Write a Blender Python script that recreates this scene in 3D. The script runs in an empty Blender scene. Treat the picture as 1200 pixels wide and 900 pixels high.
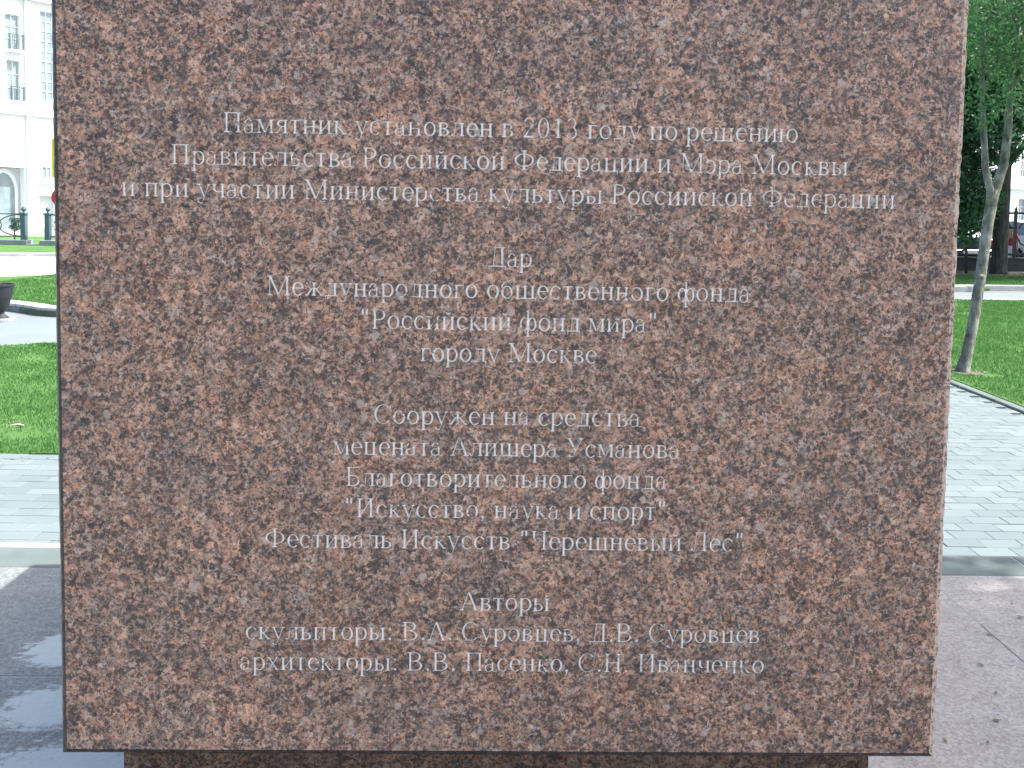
import bpy, bmesh, math, random
import numpy as np
from mathutils import Vector, Matrix, noise
from mathutils.geometry import delaunay_2d_cdt
R = math.radians
sc = bpy.context.scene
COL = sc.collection

# ------------------------------------------------------------------ camera
cam_d = bpy.data.cameras.new('camera')
cam_d.sensor_width = 36.0
cam_d.lens = 28.2
cam_d.shift_y = -0.1275
cam_d.clip_end = 2000
cam_d.clip_start = 0.05
cam = bpy.data.objects.new('camera', cam_d)
COL.objects.link(cam)
cam.matrix_world = Matrix(((0.999866, -0.0163697, 0.0, 0.0),
                           (0.000921, 0.0562313, -0.998417, 0.0),
                           (0.0163438, 0.9982836, 0.0562389, 1.67),
                           (0, 0, 0, 1)))
sc.camera = cam

# ------------------------------------------------------------------ light
SUN_EL, SUN_AZ = 54.0, 4.0          # azimuth measured from +x towards +y
sun_dir = Vector((math.cos(R(SUN_EL)) * math.cos(R(SUN_AZ)), math.cos(R(SUN_EL)) * math.sin(R(SUN_AZ)), math.sin(R(SUN_EL))))
world = bpy.data.worlds.new('World'); sc.world = world; world.use_nodes = True
wn = world.node_tree; wn.nodes.clear()
wo = wn.nodes.new('ShaderNodeOutputWorld'); wb = wn.nodes.new('ShaderNodeBackground')
sky = wn.nodes.new('ShaderNodeTexSky'); sky.sky_type = 'NISHITA'; sky.sun_disc = False
sky.sun_elevation = R(SUN_EL); sky.sun_rotation = R(90 - SUN_AZ)
sky.air_density = 1.0; sky.dust_density = 4.0; sky.ozone_density = 1.0
wb.inputs['Strength'].default_value = 0.14
wn.links.new(sky.outputs[0], wb.inputs[0]); wn.links.new(wb.outputs[0], wo.inputs[0])
sl = bpy.data.lights.new('sun', 'SUN'); sl.energy = 4.0; sl.angle = R(0.5); sl.color = (1.0, 0.97, 0.925)
so = bpy.data.objects.new('sun', sl); COL.objects.link(so)
so.rotation_euler = (-sun_dir).to_track_quat('-Z', 'Y').to_euler()
so.location = (20, 2, 30)
sc.view_settings.view_transform = 'Standard'
sc.view_settings.look = 'None'
sc.view_settings.exposure = 1.45
sc.view_settings.gamma = 1.0

# ------------------------------------------------------------------ material helpers
class NT:
    def __init__(s, name, rough=0.6, spec=0.5):
        s.m = bpy.data.materials.new(name); s.m.use_nodes = True
        s.t = s.m.node_tree; s.t.nodes.clear()
        s.out = s.n('ShaderNodeOutputMaterial'); s.b = s.n('ShaderNodeBsdfPrincipled')
        s.l(s.b.outputs[0], s.out.inputs[0])
        s.b.inputs['Roughness'].default_value = rough
        s.b.inputs['Specular IOR Level'].default_value = spec
    def n(s, kind, **kw):
        x = s.t.nodes.new(kind)
        for k, v in kw.items():
            if k in x.inputs.keys() if False else False: pass
            setattr(x, k, v)
        return x
    def l(s, a, b): s.t.links.new(a, b)
    def coord(s, which='Object'):
        return s.n('ShaderNodeTexCoord').outputs[which]
    def noise(s, vec, scale, detail=4, rough=0.55, out='Fac', dist=0.0):
        x = s.n('ShaderNodeTexNoise'); x.inputs['Scale'].default_value = scale
        x.inputs['Detail'].default_value = detail; x.inputs['Roughness'].default_value = rough
        x.inputs['Distortion'].default_value = dist
        s.l(vec, x.inputs['Vector']); return x.outputs[out]
    def vor(s, vec, scale, out='Color', feature='F1', rnd=1.0):
        x = s.n('ShaderNodeTexVoronoi'); x.feature = feature
        x.inputs['Scale'].default_value = scale; x.inputs['Randomness'].default_value = rnd
        s.l(vec, x.inputs['Vector']); return x.outputs[out]
    def math(s, op, a, b=0.0, c=None, clamp=False):
        x = s.n('ShaderNodeMath'); x.operation = op; x.use_clamp = clamp
        for i, v in enumerate((a, b, c)):
            if v is None: continue
            if isinstance(v, (int, float)): x.inputs[i].default_value = v
            else: s.l(v, x.inputs[i])
        return x.outputs[0]
    def vmath(s, op, a, b=None, scale=None):
        x = s.n('ShaderNodeVectorMath'); x.operation = op
        if isinstance(a, tuple): x.inputs[0].default_value = a
        else: s.l(a, x.inputs[0])
        if b is not None:
            if isinstance(b, tuple): x.inputs[1].default_value = b
            else: s.l(b, x.inputs[1])
        if scale is not None: x.inputs['Scale'].default_value = scale
        return x.outputs['Value'] if op in ('LENGTH', 'DOT_PRODUCT', 'DISTANCE') else x.outputs[0]
    def ramp(s, fac, stops, interp='LINEAR'):
        x = s.n('ShaderNodeValToRGB'); x.color_ramp.interpolation = interp
        e = x.color_ramp.elements
        while len(e) < len(stops): e.new(0.5)
        for el, (p, c) in zip(e, stops):
            el.position = p
            el.color = (c, c, c, 1) if isinstance(c, (int, float)) else (*c, 1)
        s.l(fac, x.inputs[0]); return x.outputs[0]
    def mix(s, fac, a, b, blend='MIX'):
        x = s.n('ShaderNodeMix'); x.data_type = 'RGBA'; x.blend_type = blend
        if isinstance(fac, (int, float)): x.inputs[0].default_value = fac
        else: s.l(fac, x.inputs[0])
        for i, v in ((6, a), (7, b)):
            if isinstance(v, tuple): x.inputs[i].default_value = (*v, 1)
            else: s.l(v, x.inputs[i])
        return x.outputs[2]
    def sep(s, c):
        x = s.n('ShaderNodeSeparateColor'); s.l(c, x.inputs[0]); return x.outputs
    def base(s, c):
        if isinstance(c, tuple): s.b.inputs['Base Color'].default_value = (*c, 1)
        else: s.l(c, s.b.inputs['Base Color'])
    def bump(s, h, strength=0.4, dist=0.002):
        x = s.n('ShaderNodeBump'); x.inputs['Strength'].default_value = strength
        x.inputs['Distance'].default_value = dist
        s.l(h, x.inputs['Height']); s.l(x.outputs[0], s.b.inputs['Normal'])

def granite_nodes(t):
    """Speckled red-brown granite; coordinates in metres. Returns colour, grain height."""
    co = t.coord('Object')
    w = t.noise(co, 260, 2, 0.6, 'Color')
    w = t.vmath('SUBTRACT', w, (0.5, 0.5, 0.5)); w = t.vmath('SCALE', w, scale=0.0060)
    w2 = t.noise(co, 60, 2, 0.6, 'Color')
    w2 = t.vmath('SUBTRACT', w2, (0.5, 0.5, 0.5)); w2 = t.vmath('SCALE', w2, scale=0.008)
    c = t.vmath('ADD', t.vmath('ADD', co, w), w2)
    A = t.sep(t.vor(c, 108))                       # feldspar crystals
    B = t.sep(t.vor(c, 215))                      # small grains
    C = t.sep(t.vor(c, 400))                      # fine flecks
    big = t.noise(co, 28, 4, 0.65)                # clouds of dark and pale crystals
    big2 = t.noise(t.vmath('ADD', co, (7.3, 2.1, 4.4)), 9, 3, 0.6)
    v = t.math('MULTIPLY', A[0], 0.36)
    v = t.math('MULTIPLY_ADD', B[0], 0.36, v)
    v = t.math('MULTIPLY_ADD', C[0], 0.28, v)
    v = t.math('MULTIPLY_ADD', t.math('SUBTRACT', big, 0.5), 0.28, v)
    col = t.ramp(v, [(0.18, (0.060, 0.045, 0.039)), (0.32, (0.135, 0.098, 0.078)), (0.44, (0.225, 0.157, 0.120)),
                     (0.56, (0.285, 0.200, 0.152)), (0.70, (0.355, 0.262, 0.203)), (0.84, (0.46, 0.36, 0.295))])
    pink = t.ramp(A[1], [(0.0, (0.84, 0.95, 1.02)), (0.30, (1.0, 1.0, 1.0)), (1.0, (1.14, 0.97, 0.86))])
    col = t.mix(1.0, col, pink, 'MULTIPLY')
    tone = t.ramp(big2, [(0.32, (0.84, 0.89, 0.92)), (0.5, (1, 1, 1)), (0.68, (1.10, 1.03, 0.98))])
    col = t.mix(1.0, col, tone, 'MULTIPLY')
    col = t.mix(1.0, col, (1.18, 1.05, 1.0), 'MULTIPLY')
    # rain streaks and dust: long faint vertical bands
    ms = t.n('ShaderNodeMapping'); ms.inputs['Scale'].default_value = (9.0, 9.0, 0.9); t.l(co, ms.inputs[0])
    col = t.mix(1.0, col, t.ramp(t.noise(ms.outputs[0], 1.6, 5, 0.65), [(0.30, 0.86), (0.5, 1.0), (0.70, 1.10)]), 'MULTIPLY')
    # dark mica and hornblende: crisp little grains, thicker in some clouds than in others
    cb = t.math('MULTIPLY', t.math('SUBTRACT', big, 0.5), 0.75)
    B2 = t.sep(t.vor(t.vmath('ADD', c, (1.7, 0.4, 2.9)), 265)); C2 = t.sep(t.vor(t.vmath('ADD', c, (0.7, 3.4, 1.9)), 480))
    dk1 = t.math('LESS_THAN', t.math('ADD', B2[0], cb), 0.20)
    dk2 = t.math('LESS_THAN', t.math('ADD', C2[0], t.math('MULTIPLY', cb, 0.7)), 0.16)
    dk3 = t.math('LESS_THAN', t.math('ADD', B[1], cb), 0.09)
    col = t.mix(t.math('MULTIPLY', dk1, 0.68), col, (0.050, 0.045, 0.047))
    col = t.mix(t.math('MULTIPLY', dk2, 0.8), col, (0.030, 0.028, 0.030))
    col = t.mix(t.math('MULTIPLY', dk3, 0.75), col, (0.026, 0.026, 0.030))
    # blue-grey mineral clusters
    blu = t.ramp(t.math('ADD', t.noise(t.vmath('ADD', co, (3.0, 9.0, 1.0)), 26, 3, 0.65), t.math('MULTIPLY', t.math('SUBTRACT', C[1], 0.5), 0.10)), [(0.63, 0.0), (0.68, 1.0)])
    col = t.mix(t.math('MULTIPLY', blu, 0.62), col, (0.046, 0.054, 0.062))
    # rare pale quartz flecks
    D = t.sep(t.vor(c, 56)); Dd = t.vor(c, 56, 'Distance')
    wf = t.math('MULTIPLY', t.math('GREATER_THAN', D[2], 0.965), t.math('LESS_THAN', Dd, 0.30))
    col = t.mix(t.math('MULTIPLY', wf, 0.55), col, (0.46, 0.39, 0.33))
    E_ = t.math('MULTIPLY', t.math('GREATER_THAN', C[1], 0.93), 0.40)
    col = t.mix(E_, col, (0.42, 0.35, 0.30))
    h = t.math('MULTIPLY_ADD', B[2], 0.5, t.math('MULTIPLY', C[0], 0.5))
    return col, h, co

M = {}
t = NT('pedestal_granite', 0.42, 0.5); c, h, co = granite_nodes(t); t.base(c); t.bump(h, 0.12, 0.0006)
t.l(t.ramp(t.noise(co, 5, 5, 0.7), [(0.3, 0.30), (0.7, 0.52)]), t.b.inputs['Roughness'])
M['granite'] = t.m
t = NT('pedestal_granite_shaded_base', 0.7, 0.3); c, h, co = granite_nodes(t)
t.base(t.mix(1.0, c, (0.38, 0.37, 0.35), 'MULTIPLY')); t.bump(h, 0.3, 0.001)  # plinth shade painted in: granite colour multiplied darker
M['granite_rough_shaded'] = t.m
t = NT('dark_arris', 0.25, 0.5); c, h, co = granite_nodes(t); t.base(t.mix(1.0, c, (0.13, 0.15, 0.18), 'MULTIPLY')); M['arris_dark'] = t.m  # same granite, smoother and multiplied to a darker, bluer tone
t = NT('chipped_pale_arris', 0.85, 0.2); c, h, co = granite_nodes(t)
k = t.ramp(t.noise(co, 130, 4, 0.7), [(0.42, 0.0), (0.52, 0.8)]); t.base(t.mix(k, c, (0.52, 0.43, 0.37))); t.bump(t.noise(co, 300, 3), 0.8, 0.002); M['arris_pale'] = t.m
# cut letters: pale crushed stone in which the dark grains still show
t = NT('cut_letter_stone', 0.85, 0.2); c, h, co = granite_nodes(t)
g = t.sep(t.vor(co, 240))[0]
k = t.ramp(t.math('MULTIPLY_ADD', g, 0.42, t.math('MULTIPLY', t.noise(co, 34, 4, 0.7), 0.9)), [(0.40, 0.22), (0.50, 0.90), (0.62, 1.0)])
t.base(t.mix(k, c, (0.88, 0.87, 0.82))); t.bump(g, 0.4, 0.001)
M['letter'] = t.m

def slab_mat(name, c1, c2, c3, pale_patches=(), streak=0.25):
    t = NT(name, 0.5, 0.45)
    co = t.coord('Object')
    wv = t.vmath('ADD', co, t.vmath('SCALE', t.vmath('SUBTRACT', t.noise(co, 120, 2, 0.5, 'Color'), (0.5, 0.5, 0.5)), scale=0.01))
    A = t.sep(t.vor(wv, 120)); B = t.sep(t.vor(wv, 260))
    v = t.math('MULTIPLY_ADD', A[0], 0.4, t.math('MULTIPLY', B[0], 0.3))
    v = t.math('MULTIPLY_ADD', t.noise(co, 9, 4, 0.6), 0.45, v)
    col = t.ramp(v, [(0.25, c1), (0.55, c2), (0.85, c3)])
    # scuffs: thin pale scratches lying across the slab
    mp = t.n('ShaderNodeMapping'); mp.inputs['Rotation'].default_value = (0, 0, R(-18)); mp.inputs['Scale'].default_value = (5, 38, 5)
    t.l(co, mp.inputs[0])
    s_ = t.ramp(t.noise(mp.outputs[0], 1.0, 5, 0.7), [(0.60, 0.0), (0.70, 1.0)])
    col = t.mix(t.math('MULTIPLY', s_, streak), col, tuple(min(0.6, x * 1.7) for x in c3))
    for (x, y, rx, ry) in pale_patches:  # broken pale patches at fixed spots
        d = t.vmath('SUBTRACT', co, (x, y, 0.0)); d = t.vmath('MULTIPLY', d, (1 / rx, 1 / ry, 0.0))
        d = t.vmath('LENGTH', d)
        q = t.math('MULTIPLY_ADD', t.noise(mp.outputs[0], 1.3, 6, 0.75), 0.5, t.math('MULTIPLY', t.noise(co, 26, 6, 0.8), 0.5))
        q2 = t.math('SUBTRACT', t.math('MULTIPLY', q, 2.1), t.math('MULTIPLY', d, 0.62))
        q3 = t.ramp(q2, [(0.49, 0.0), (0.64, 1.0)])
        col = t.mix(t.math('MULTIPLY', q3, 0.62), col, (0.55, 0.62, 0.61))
    t.base(col)
    t.l(t.ramp(t.noise(co, 14, 4), [(0.3, 0.55), (0.7, 0.8)]), t.b.inputs['Roughness'])
    t.bump(t.noise(co, 300, 3), 0.15, 0.001)
    return t.m
M['slab'] = slab_mat('shaded_platform_granite', (0.110, 0.124, 0.122), (0.175, 0.192, 0.189), (0.255, 0.272, 0.267),  # left slabs: deep shade painted in as a darker, cooler granite
                     pale_patches=((-1.50, 2.72, 0.13, 0.13), (-1.36, 2.40, 0.20, 0.13), (-1.15, 2.14, 0.30, 0.12)))
M['slab_pink_lit'] = slab_mat('pinkish_lit_platform_granite', (0.222, 0.206, 0.192), (0.320, 0.300, 0.280), (0.42, 0.40, 0.372), streak=0.35)  # right slabs: same granite, lightened in colour for broken sun
def plain(name, col, var=0.25, scale=6.0, rough=0.7, spec=0.3, bs=60, bstr=0.2, fine=60, metal=0.0):
    t = NT(name, rough, spec); co = t.coord('Object')
    v = t.math('MULTIPLY_ADD', t.noise(co, scale, 5, 0.6), 0.6, t.math('MULTIPLY', t.noise(co, fine, 3, 0.7), 0.4))
    lo = tuple(x * (1 - var) for x in col); hi = tuple(min(0.95, x * (1 + var)) for x in col)
    t.base(t.ramp(v, [(0.3, lo), (0.7, hi)]))
    t.b.inputs['Metallic'].default_value = metal
    if bstr: t.bump(t.noise(co, bs, 3), bstr, 0.003)
    return t.m
M['border'] = plain('border_stone', (0.115, 0.145, 0.137), 0.18, 8, 0.7, 0.3, 200, 0.2, 220)
M['mortar'] = plain('pale_mortar', (0.38, 0.39, 0.38), 0.35, 14, 0.9)
M['edge'] = plain('lit_edge_stone', (0.62, 0.62, 0.60), 0.1, 10, 0.6)  # sunlit kerb edge painted as near-white stone
# pavers: tone changes from piece to piece
t = NT('grey_paver', 0.75, 0.3); co = t.coord('Object')
oi = t.n('ShaderNodeObjectInfo'); geo = t.n('ShaderNodeNewGeometry')
rnd = t.math('FRACT', t.math('ADD', oi.outputs['Random'], geo.outputs['Random Per Island']))
wp = t.n('ShaderNodeTexCoord').outputs['Object']
pos = geo.outputs['Position']
v = t.math('MULTIPLY_ADD', t.noise(pos, 90, 3, 0.7), 0.35, t.math('MULTIPLY', t.noise(pos, 1.6, 4, 0.6), 0.40))
v = t.math('MULTIPLY_ADD', rnd, 0.30, t.math('SUBTRACT', v, 0.04))
t.base(t.ramp(v, [(0.25, (0.118, 0.152, 0.157)), (0.5, (0.145, 0.182, 0.187)), (0.8, (0.185, 0.222, 0.226))]))
t.bump(t.noise(pos, 400, 3), 0.35, 0.001)
M['paver'] = t.m
M['bed'] = plain('paver_joint_sand', (0.125, 0.150, 0.153), 0.3, 20, 0.95)
M['asphalt'] = plain('pale_path_asphalt', (0.17, 0.205, 0.212), 0.16, 1.2, 0.85, 0.2, 150, 0.4, 90)
M['road'] = plain('pale_road_surface', (0.40, 0.40, 0.39), 0.12, 0.5, 0.85, 0.2, 100, 0.3, 60)
M['kerb'] = plain('kerb_granite', (0.42, 0.435, 0.43), 0.22, 6, 0.75, 0.3, 120, 0.3, 160)
M['soil'] = plain('bare_soil', (0.13, 0.13, 0.10), 0.35, 3, 0.95, 0.1, 40, 0.6)
t = NT('lawn_turf', 0.9, 0.15); co = t.n('ShaderNodeNewGeometry').outputs['Position']
v = t.math('MULTIPLY_ADD', t.noise(co, 1.1, 5, 0.65), 0.55, t.math('MULTIPLY', t.noise(co, 28, 4, 0.75), 0.45))
t.base(t.ramp(v, [(0.28, (0.038, 0.110, 0.028)), (0.5, (0.080, 0.185, 0.048)), (0.72, (0.17, 0.25, 0.09))]))
t.bump(t.noise(co, 60, 4, 0.8), 0.8, 0.03); M['lawn'] = t.m
t = NT('ground_cover', 0.9, 0.15); co = t.n('ShaderNodeNewGeometry').outputs['Position']
t.base(t.ramp(t.noise(co, 0.3, 6, 0.6), [(0.3, (0.16, 0.16, 0.15)), (0.7, (0.26, 0.26, 0.25))])); M['ground'] = t.m

def leafmat(name, cols, trans=0.35, pscale=0.7):
    m = bpy.data.materials.new(name); m.use_nodes = True; t = m.node_tree; t.nodes.clear()
    out = t.nodes.new('ShaderNodeOutputMaterial'); g = t.nodes.new('ShaderNodeNewGeometry')
    rp = t.nodes.new('ShaderNodeValToRGB'); e = rp.color_ramp.elements
    while len(e) < len(cols): e.new(0.5)
    for i, (el, c) in enumerate(zip(e, cols)): el.position = 0.15 + 0.7 * i / (len(cols) - 1); el.color = (*c, 1)
    n = t.nodes.new('ShaderNodeTexNoise'); n.inputs['Scale'].default_value = pscale; n.inputs['Detail'].default_value = 2
    t.links.new(g.outputs['Position'], n.inputs['Vector'])
    mm = t.nodes.new('ShaderNodeMath'); mm.operation = 'MULTIPLY_ADD'; mm.inputs[1].default_value = 0.5
    m2 = t.nodes.new('ShaderNodeMath'); m2.operation = 'MULTIPLY'; m2.inputs[1].default_value = 0.55
    t.links.new(n.outputs[0], m2.inputs[0]); t.links.new(g.outputs['Random Per Island'], mm.inputs[0]); t.links.new(m2.outputs[0], mm.inputs[2])
    t.links.new(mm.outputs[0], rp.inputs[0])
    d = t.nodes.new('ShaderNodeBsdfPrincipled'); d.inputs['Roughness'].default_value = 0.5; d.inputs['Specular IOR Level'].default_value = 0.35
    tr = t.nodes.new('ShaderNodeBsdfTranslucent'); mx = t.nodes.new('ShaderNodeMixShader'); mx.inputs[0].default_value = trans
    t.links.new(rp.outputs[0], d.inputs['Base Color']); t.links.new(rp.outputs[0], tr.inputs[0])
    t.links.new(d.outputs[0], mx.inputs[1]); t.links.new(tr.outputs[0], mx.inputs[2]); t.links.new(mx.outputs[0], out.inputs[0])
    return m
M['leaf_dark'] = leafmat('dark_leaves', [(0.018, 0.055, 0.030), (0.038, 0.10, 0.050), (0.075, 0.16, 0.075)], 0.3)
M['leaf_mid'] = leafmat('green_leaves', [(0.042, 0.125, 0.052), (0.080, 0.21, 0.082), (0.15, 0.31, 0.12)], 0.42)
M['grass'] = leafmat('grass_blades', [(0.040, 0.135, 0.032), (0.075, 0.215, 0.052), (0.19, 0.31, 0.11)], 0.4, 2.4)
t = NT('young_bark', 0.85, 0.2); co = t.coord('Object')
mp = t.n('ShaderNodeMapping'); mp.inputs['Scale'].default_value = (1, 1, 0.35); t.l(co, mp.inputs[0])
v = t.math('MULTIPLY_ADD', t.noise(mp.outputs[0], 22, 5, 0.7), 0.6, t.math('MULTIPLY', t.noise(co, 5, 3), 0.4))
sc_ = t.math('LESS_THAN', t.vor(co, 9, 'Distance'), 0.16); v = t.math('MULTIPLY_ADD', sc_, -0.13, v)
t.base(t.ramp(v, [(0.36, (0.06, 0.06, 0.05)), (0.5, (0.17, 0.175, 0.15)), (0.64, (0.33, 0.34, 0.30))])); t.bump(v, 0.9, 0.03); M['bark_pale'] = t.m
t = NT('old_bark', 0.9, 0.15); co = t.coord('Object')
mp = t.n('ShaderNodeMapping'); mp.inputs['Scale'].default_value = (1, 1, 0.2); t.l(co, mp.inputs[0])
v = t.noise(mp.outputs[0], 16, 5, 0.7)
t.base(t.ramp(v, [(0.35, (0.035, 0.033, 0.03)), (0.65, (0.12, 0.115, 0.10))])); t.bump(v, 0.8, 0.03); M['bark_dark'] = t.m
M['iron'] = plain('black_painted_iron', (0.018, 0.019, 0.021), 0.3, 10, 0.5, 0.5, 80, 0.1)
M['iron_pale'] = plain('grey_blue_painted_iron', (0.075, 0.12, 0.14), 0.2, 5, 0.6, 0.4, 80, 0.1)
M['urn'] = plain('dark_cast_iron', (0.022, 0.026, 0.032), 0.3, 12, 0.55, 0.45, 60, 0.2)
M['wallstone'] = plain('fence_base_stone', (0.24, 0.27, 0.28), 0.25, 2, 0.85)
M['wallstone_dark'] = plain('dark_plinth_stone', (0.06, 0.065, 0.065), 0.3, 2, 0.85)
M['stucco'] = plain('white_stucco', (0.80, 0.83, 0.825), 0.04, 0.7, 0.85, 0.2, 30, 0.1, 12)
M['stucco_tint'] = plain('pale_grey_stucco', (0.62, 0.68, 0.69), 0.07, 0.7, 0.85, 0.2, 30, 0.1, 12)
M['frame'] = plain('white_window_frame', (0.72, 0.74, 0.74), 0.05, 3, 0.5)
M['glass'] = plain('window_glass', (0.22, 0.30, 0.32), 0.3, 0.5, 0.08, 0.8, 1, 0, 2)
M['roof'] = plain('grey_metal_roof', (0.25, 0.27, 0.28), 0.2, 1, 0.5)
M['sign_board'] = plain('white_sign_board', (0.70, 0.72, 0.72), 0.05, 3, 0.5)
M['sign_grey'] = plain('grey_sign_panel', (0.26, 0.30, 0.31), 0.1, 3, 0.5)
M['yellow'] = plain('yellow_banner', (0.72, 0.62, 0.05), 0.06, 3, 0.6)
M['red'] = plain('red_paint', (0.55, 0.03, 0.035), 0.1, 3, 0.45)
M['white_paint'] = plain('white_paint', (0.78, 0.78, 0.77), 0.04, 3, 0.35, 0.5, 60, 0)
def carpaint(name, c):
    t = NT(name, 0.28, 0.5); t.b.inputs['Coat Weight'].default_value = 0.8; t.b.inputs['Coat Roughness'].default_value = 0.05
    co = t.coord('Object'); t.base(t.ramp(t.noise(co, 3, 4), [(0.3, tuple(x * 0.9 for x in c)), (0.7, tuple(min(.9, x * 1.1) for x in c))])); return t.m
M['car_navy'] = carpaint('navy_car_paint', (0.015, 0.03, 0.07))
M['car_dark'] = carpaint('charcoal_car_paint', (0.035, 0.03, 0.034))
M['car_white'] = carpaint('white_car_paint', (0.72, 0.73, 0.74))
M['car_glass'] = plain('car_glass', (0.02, 0.03, 0.035), 0.2, 3, 0.04, 0.9, 1, 0)
M['tyre'] = plain('tyre_rubber', (0.02, 0.02, 0.02), 0.2, 20, 0.9)
M['rim'] = plain('alloy_rim', (0.45, 0.45, 0.46), 0.1, 10, 0.3, 0.6, 1, 0)
M['tail'] = plain('red_lamp_plastic', (0.6, 0.015, 0.02), 0.1, 20, 0.2, 0.7, 1, 0)
M['skin'] = plain('skin', (0.50, 0.32, 0.24), 0.06, 20, 0.6)
M['hair'] = plain('dark_hair', (0.04, 0.028, 0.02), 0.2, 60, 0.7)
M['denim'] = plain('blue_denim', (0.06, 0.09, 0.15), 0.2, 20, 0.85)
M['white_cloth'] = plain('white_cotton', (0.74, 0.72, 0.71), 0.06, 20, 0.85)
M['shirt'] = plain('red_shirt_cloth', (0.62, 0.035, 0.06), 0.1, 20, 0.85)
M['wood'] = plain('dry_stick', (0.55, 0.53, 0.47), 0.15, 30, 0.8)

# ------------------------------------------------------------------ object helpers
def tag(o, label=None, cat=None, group=None, kind=None):
    if label: o['label'] = label
    if cat: o['category'] = cat
    if group: o['group'] = group
    if kind: o['kind'] = kind
    return o
def empty(name, loc, rz=0, label=None, cat=None, group=None, kind=None):
    o = bpy.data.objects.new(name, None); COL.objects.link(o); o.location = loc; o.rotation_euler = (0, 0, rz)
    o.empty_display_size = 0.1
    return tag(o, label, cat, group, kind)
def link(name, me, parent=None, loc=None):
    o = bpy.data.objects.new(name, me); COL.objects.link(o)
    if parent: o.parent = parent
    if loc: o.location = loc
    return o
def mesh(name, verts, faces, mats, parent=None, smooth=False, midx=None):
    me = bpy.data.meshes.new(name); me.from_pydata([tuple(v) for v in verts], [], faces)
    for m in (mats if isinstance(mats, (list, tuple)) else [mats]): me.materials.append(m)
    if midx: me.polygons.foreach_set('material_index', midx)
    if smooth: me.polygons.foreach_set('use_smooth', [True] * len(me.polygons))
    me.update(); return link(name, me, parent)
class MB:
    def __init__(s): s.v = []; s.f = []
    def add(s, vs, fs):
        k = len(s.v); s.v += [tuple(v) for v in vs]; s.f += [tuple(i + k for i in f) for f in fs]; return s
    def box(s, x0, x1, y0, y1, z0, z1, bottom=True):
        vs = [(x0, y0, z0), (x1, y0, z0), (x1, y1, z0), (x0, y1, z0), (x0, y0, z1), (x1, y0, z1), (x1, y1, z1), (x0, y1, z1)]
        fs = [(4, 5, 6, 7), (0, 1, 5, 4), (1, 2, 6, 5), (2, 3, 7, 6), (3, 0, 4, 7)]
        if bottom: fs.append((3, 2, 1, 0))
        return s.add(vs, fs)
    def bbox(s, x0, x1, y0, y1, z0, z1, b):     # box with a chamfer all round
        vs = []; 
        for z, i in ((z0, b), (z0 + b, 0), (z1 - b, 0), (z1, b)):
            vs += [(x0 + i, y0 + i, z), (x1 - i, y0 + i, z), (x1 - i, y1 - i, z), (x0 + i, y1 - i, z)]
        fs = [(3, 2, 1, 0), (12, 13, 14, 15)]
        for k in range(3):
            for j in range(4):
                a, c = k * 4 + j, k * 4 + (j + 1) % 4
                fs.append((a, c, c + 4, a + 4))
        return s.add(vs, fs)
    def tube(s, pts, rad, n=8, cap=True):
        pts = [Vector(p) for p in pts]; rr = rad if isinstance(rad, (list, tuple)) else [rad] * len(pts)
        k = len(s.v); up = None
        for i, p in enumerate(pts):
            d = (pts[min(i + 1, len(pts) - 1)] - pts[max(i - 1, 0)]).normalized()
            if up is None: up = Vector((0, 0, 1)) if abs(d.z) < 0.9 else Vector((1, 0, 0))
            a = d.cross(up).normalized(); b = a.cross(d).normalized(); up = b
            for j in range(n):
                th = 2 * math.pi * j / n; s.v.append(tuple(p + rr[i] * (math.cos(th) * a + math.sin(th) * b)))
        for i in range(len(pts) - 1):
            for j in range(n):
                a = k + i * n + j; b = k + i * n + (j + 1) % n
                s.f.append((a, b, b + n, a + n))
        if cap:
            s.f.append(tuple(k + j for j in range(n - 1, -1, -1))); e = k + (len(pts) - 1) * n; s.f.append(tuple(e + j for j in range(n)))
        return s
    def lathe(s, prof, cx=0, cy=0, n=20):
        k = len(s.v)
        for r, z in prof:
            for j in range(n):
                th = 2 * math.pi * j / n; s.v.append((cx + r * math.cos(th), cy + r * math.sin(th), z))
        for i in range(len(prof) - 1):
            for j in range(n):
                a = k + i * n + j; b = k + i * n + (j + 1) % n; s.f.append((a, b, b + n, a + n))
        return s
    def build(s, name, mat, parent=None, smooth=False): return mesh(name, s.v, s.f, mat, parent, smooth)
def sheet(name, poly, z, mat, kind='structure', thick=0.0, parent=None):
    n = len(poly); v = [(x, y, z) for x, y in poly]; f = [tuple(range(n))]
    if thick:
        v += [(x, y, z - thick) for x, y in poly]; f += [(i, i + n, (i + 1) % n + n, (i + 1) % n) for i in range(n)]
    o = mesh(name, v, f, mat, parent)
    if kind: o['kind'] = kind
    return o
def ribbon(pts, w, z0, z1):            # a kerb following a polyline, w to the left of it
    mb = MB(); L = []; P = [Vector(p) for p in pts]
    for i, p in enumerate(P):
        d = (P[min(i + 1, len(P) - 1)] - P[max(i - 1, 0)]).normalized(); L.append(p + Vector((-d.y, d.x)) * w)
    return P, L
def smooth_line(pts, n=6):
    P = [Vector(p) for p in pts]; out = []
    for i in range(len(P) - 1):
        a = P[max(i - 1, 0)]; b = P[i]; c = P[i + 1]; d = P[min(i + 2, len(P) - 1)]
        for k in range(n):
            t_ = k / n
            out.append(0.5 * ((2 * b) + (c - a) * t_ + (2 * a - 5 * b + 4 * c - d) * t_ ** 2 + (3 * b - a - 3 * c + d) * t_ ** 3))
    out.append(P[-1]); return [tuple(p) for p in out]
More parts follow.
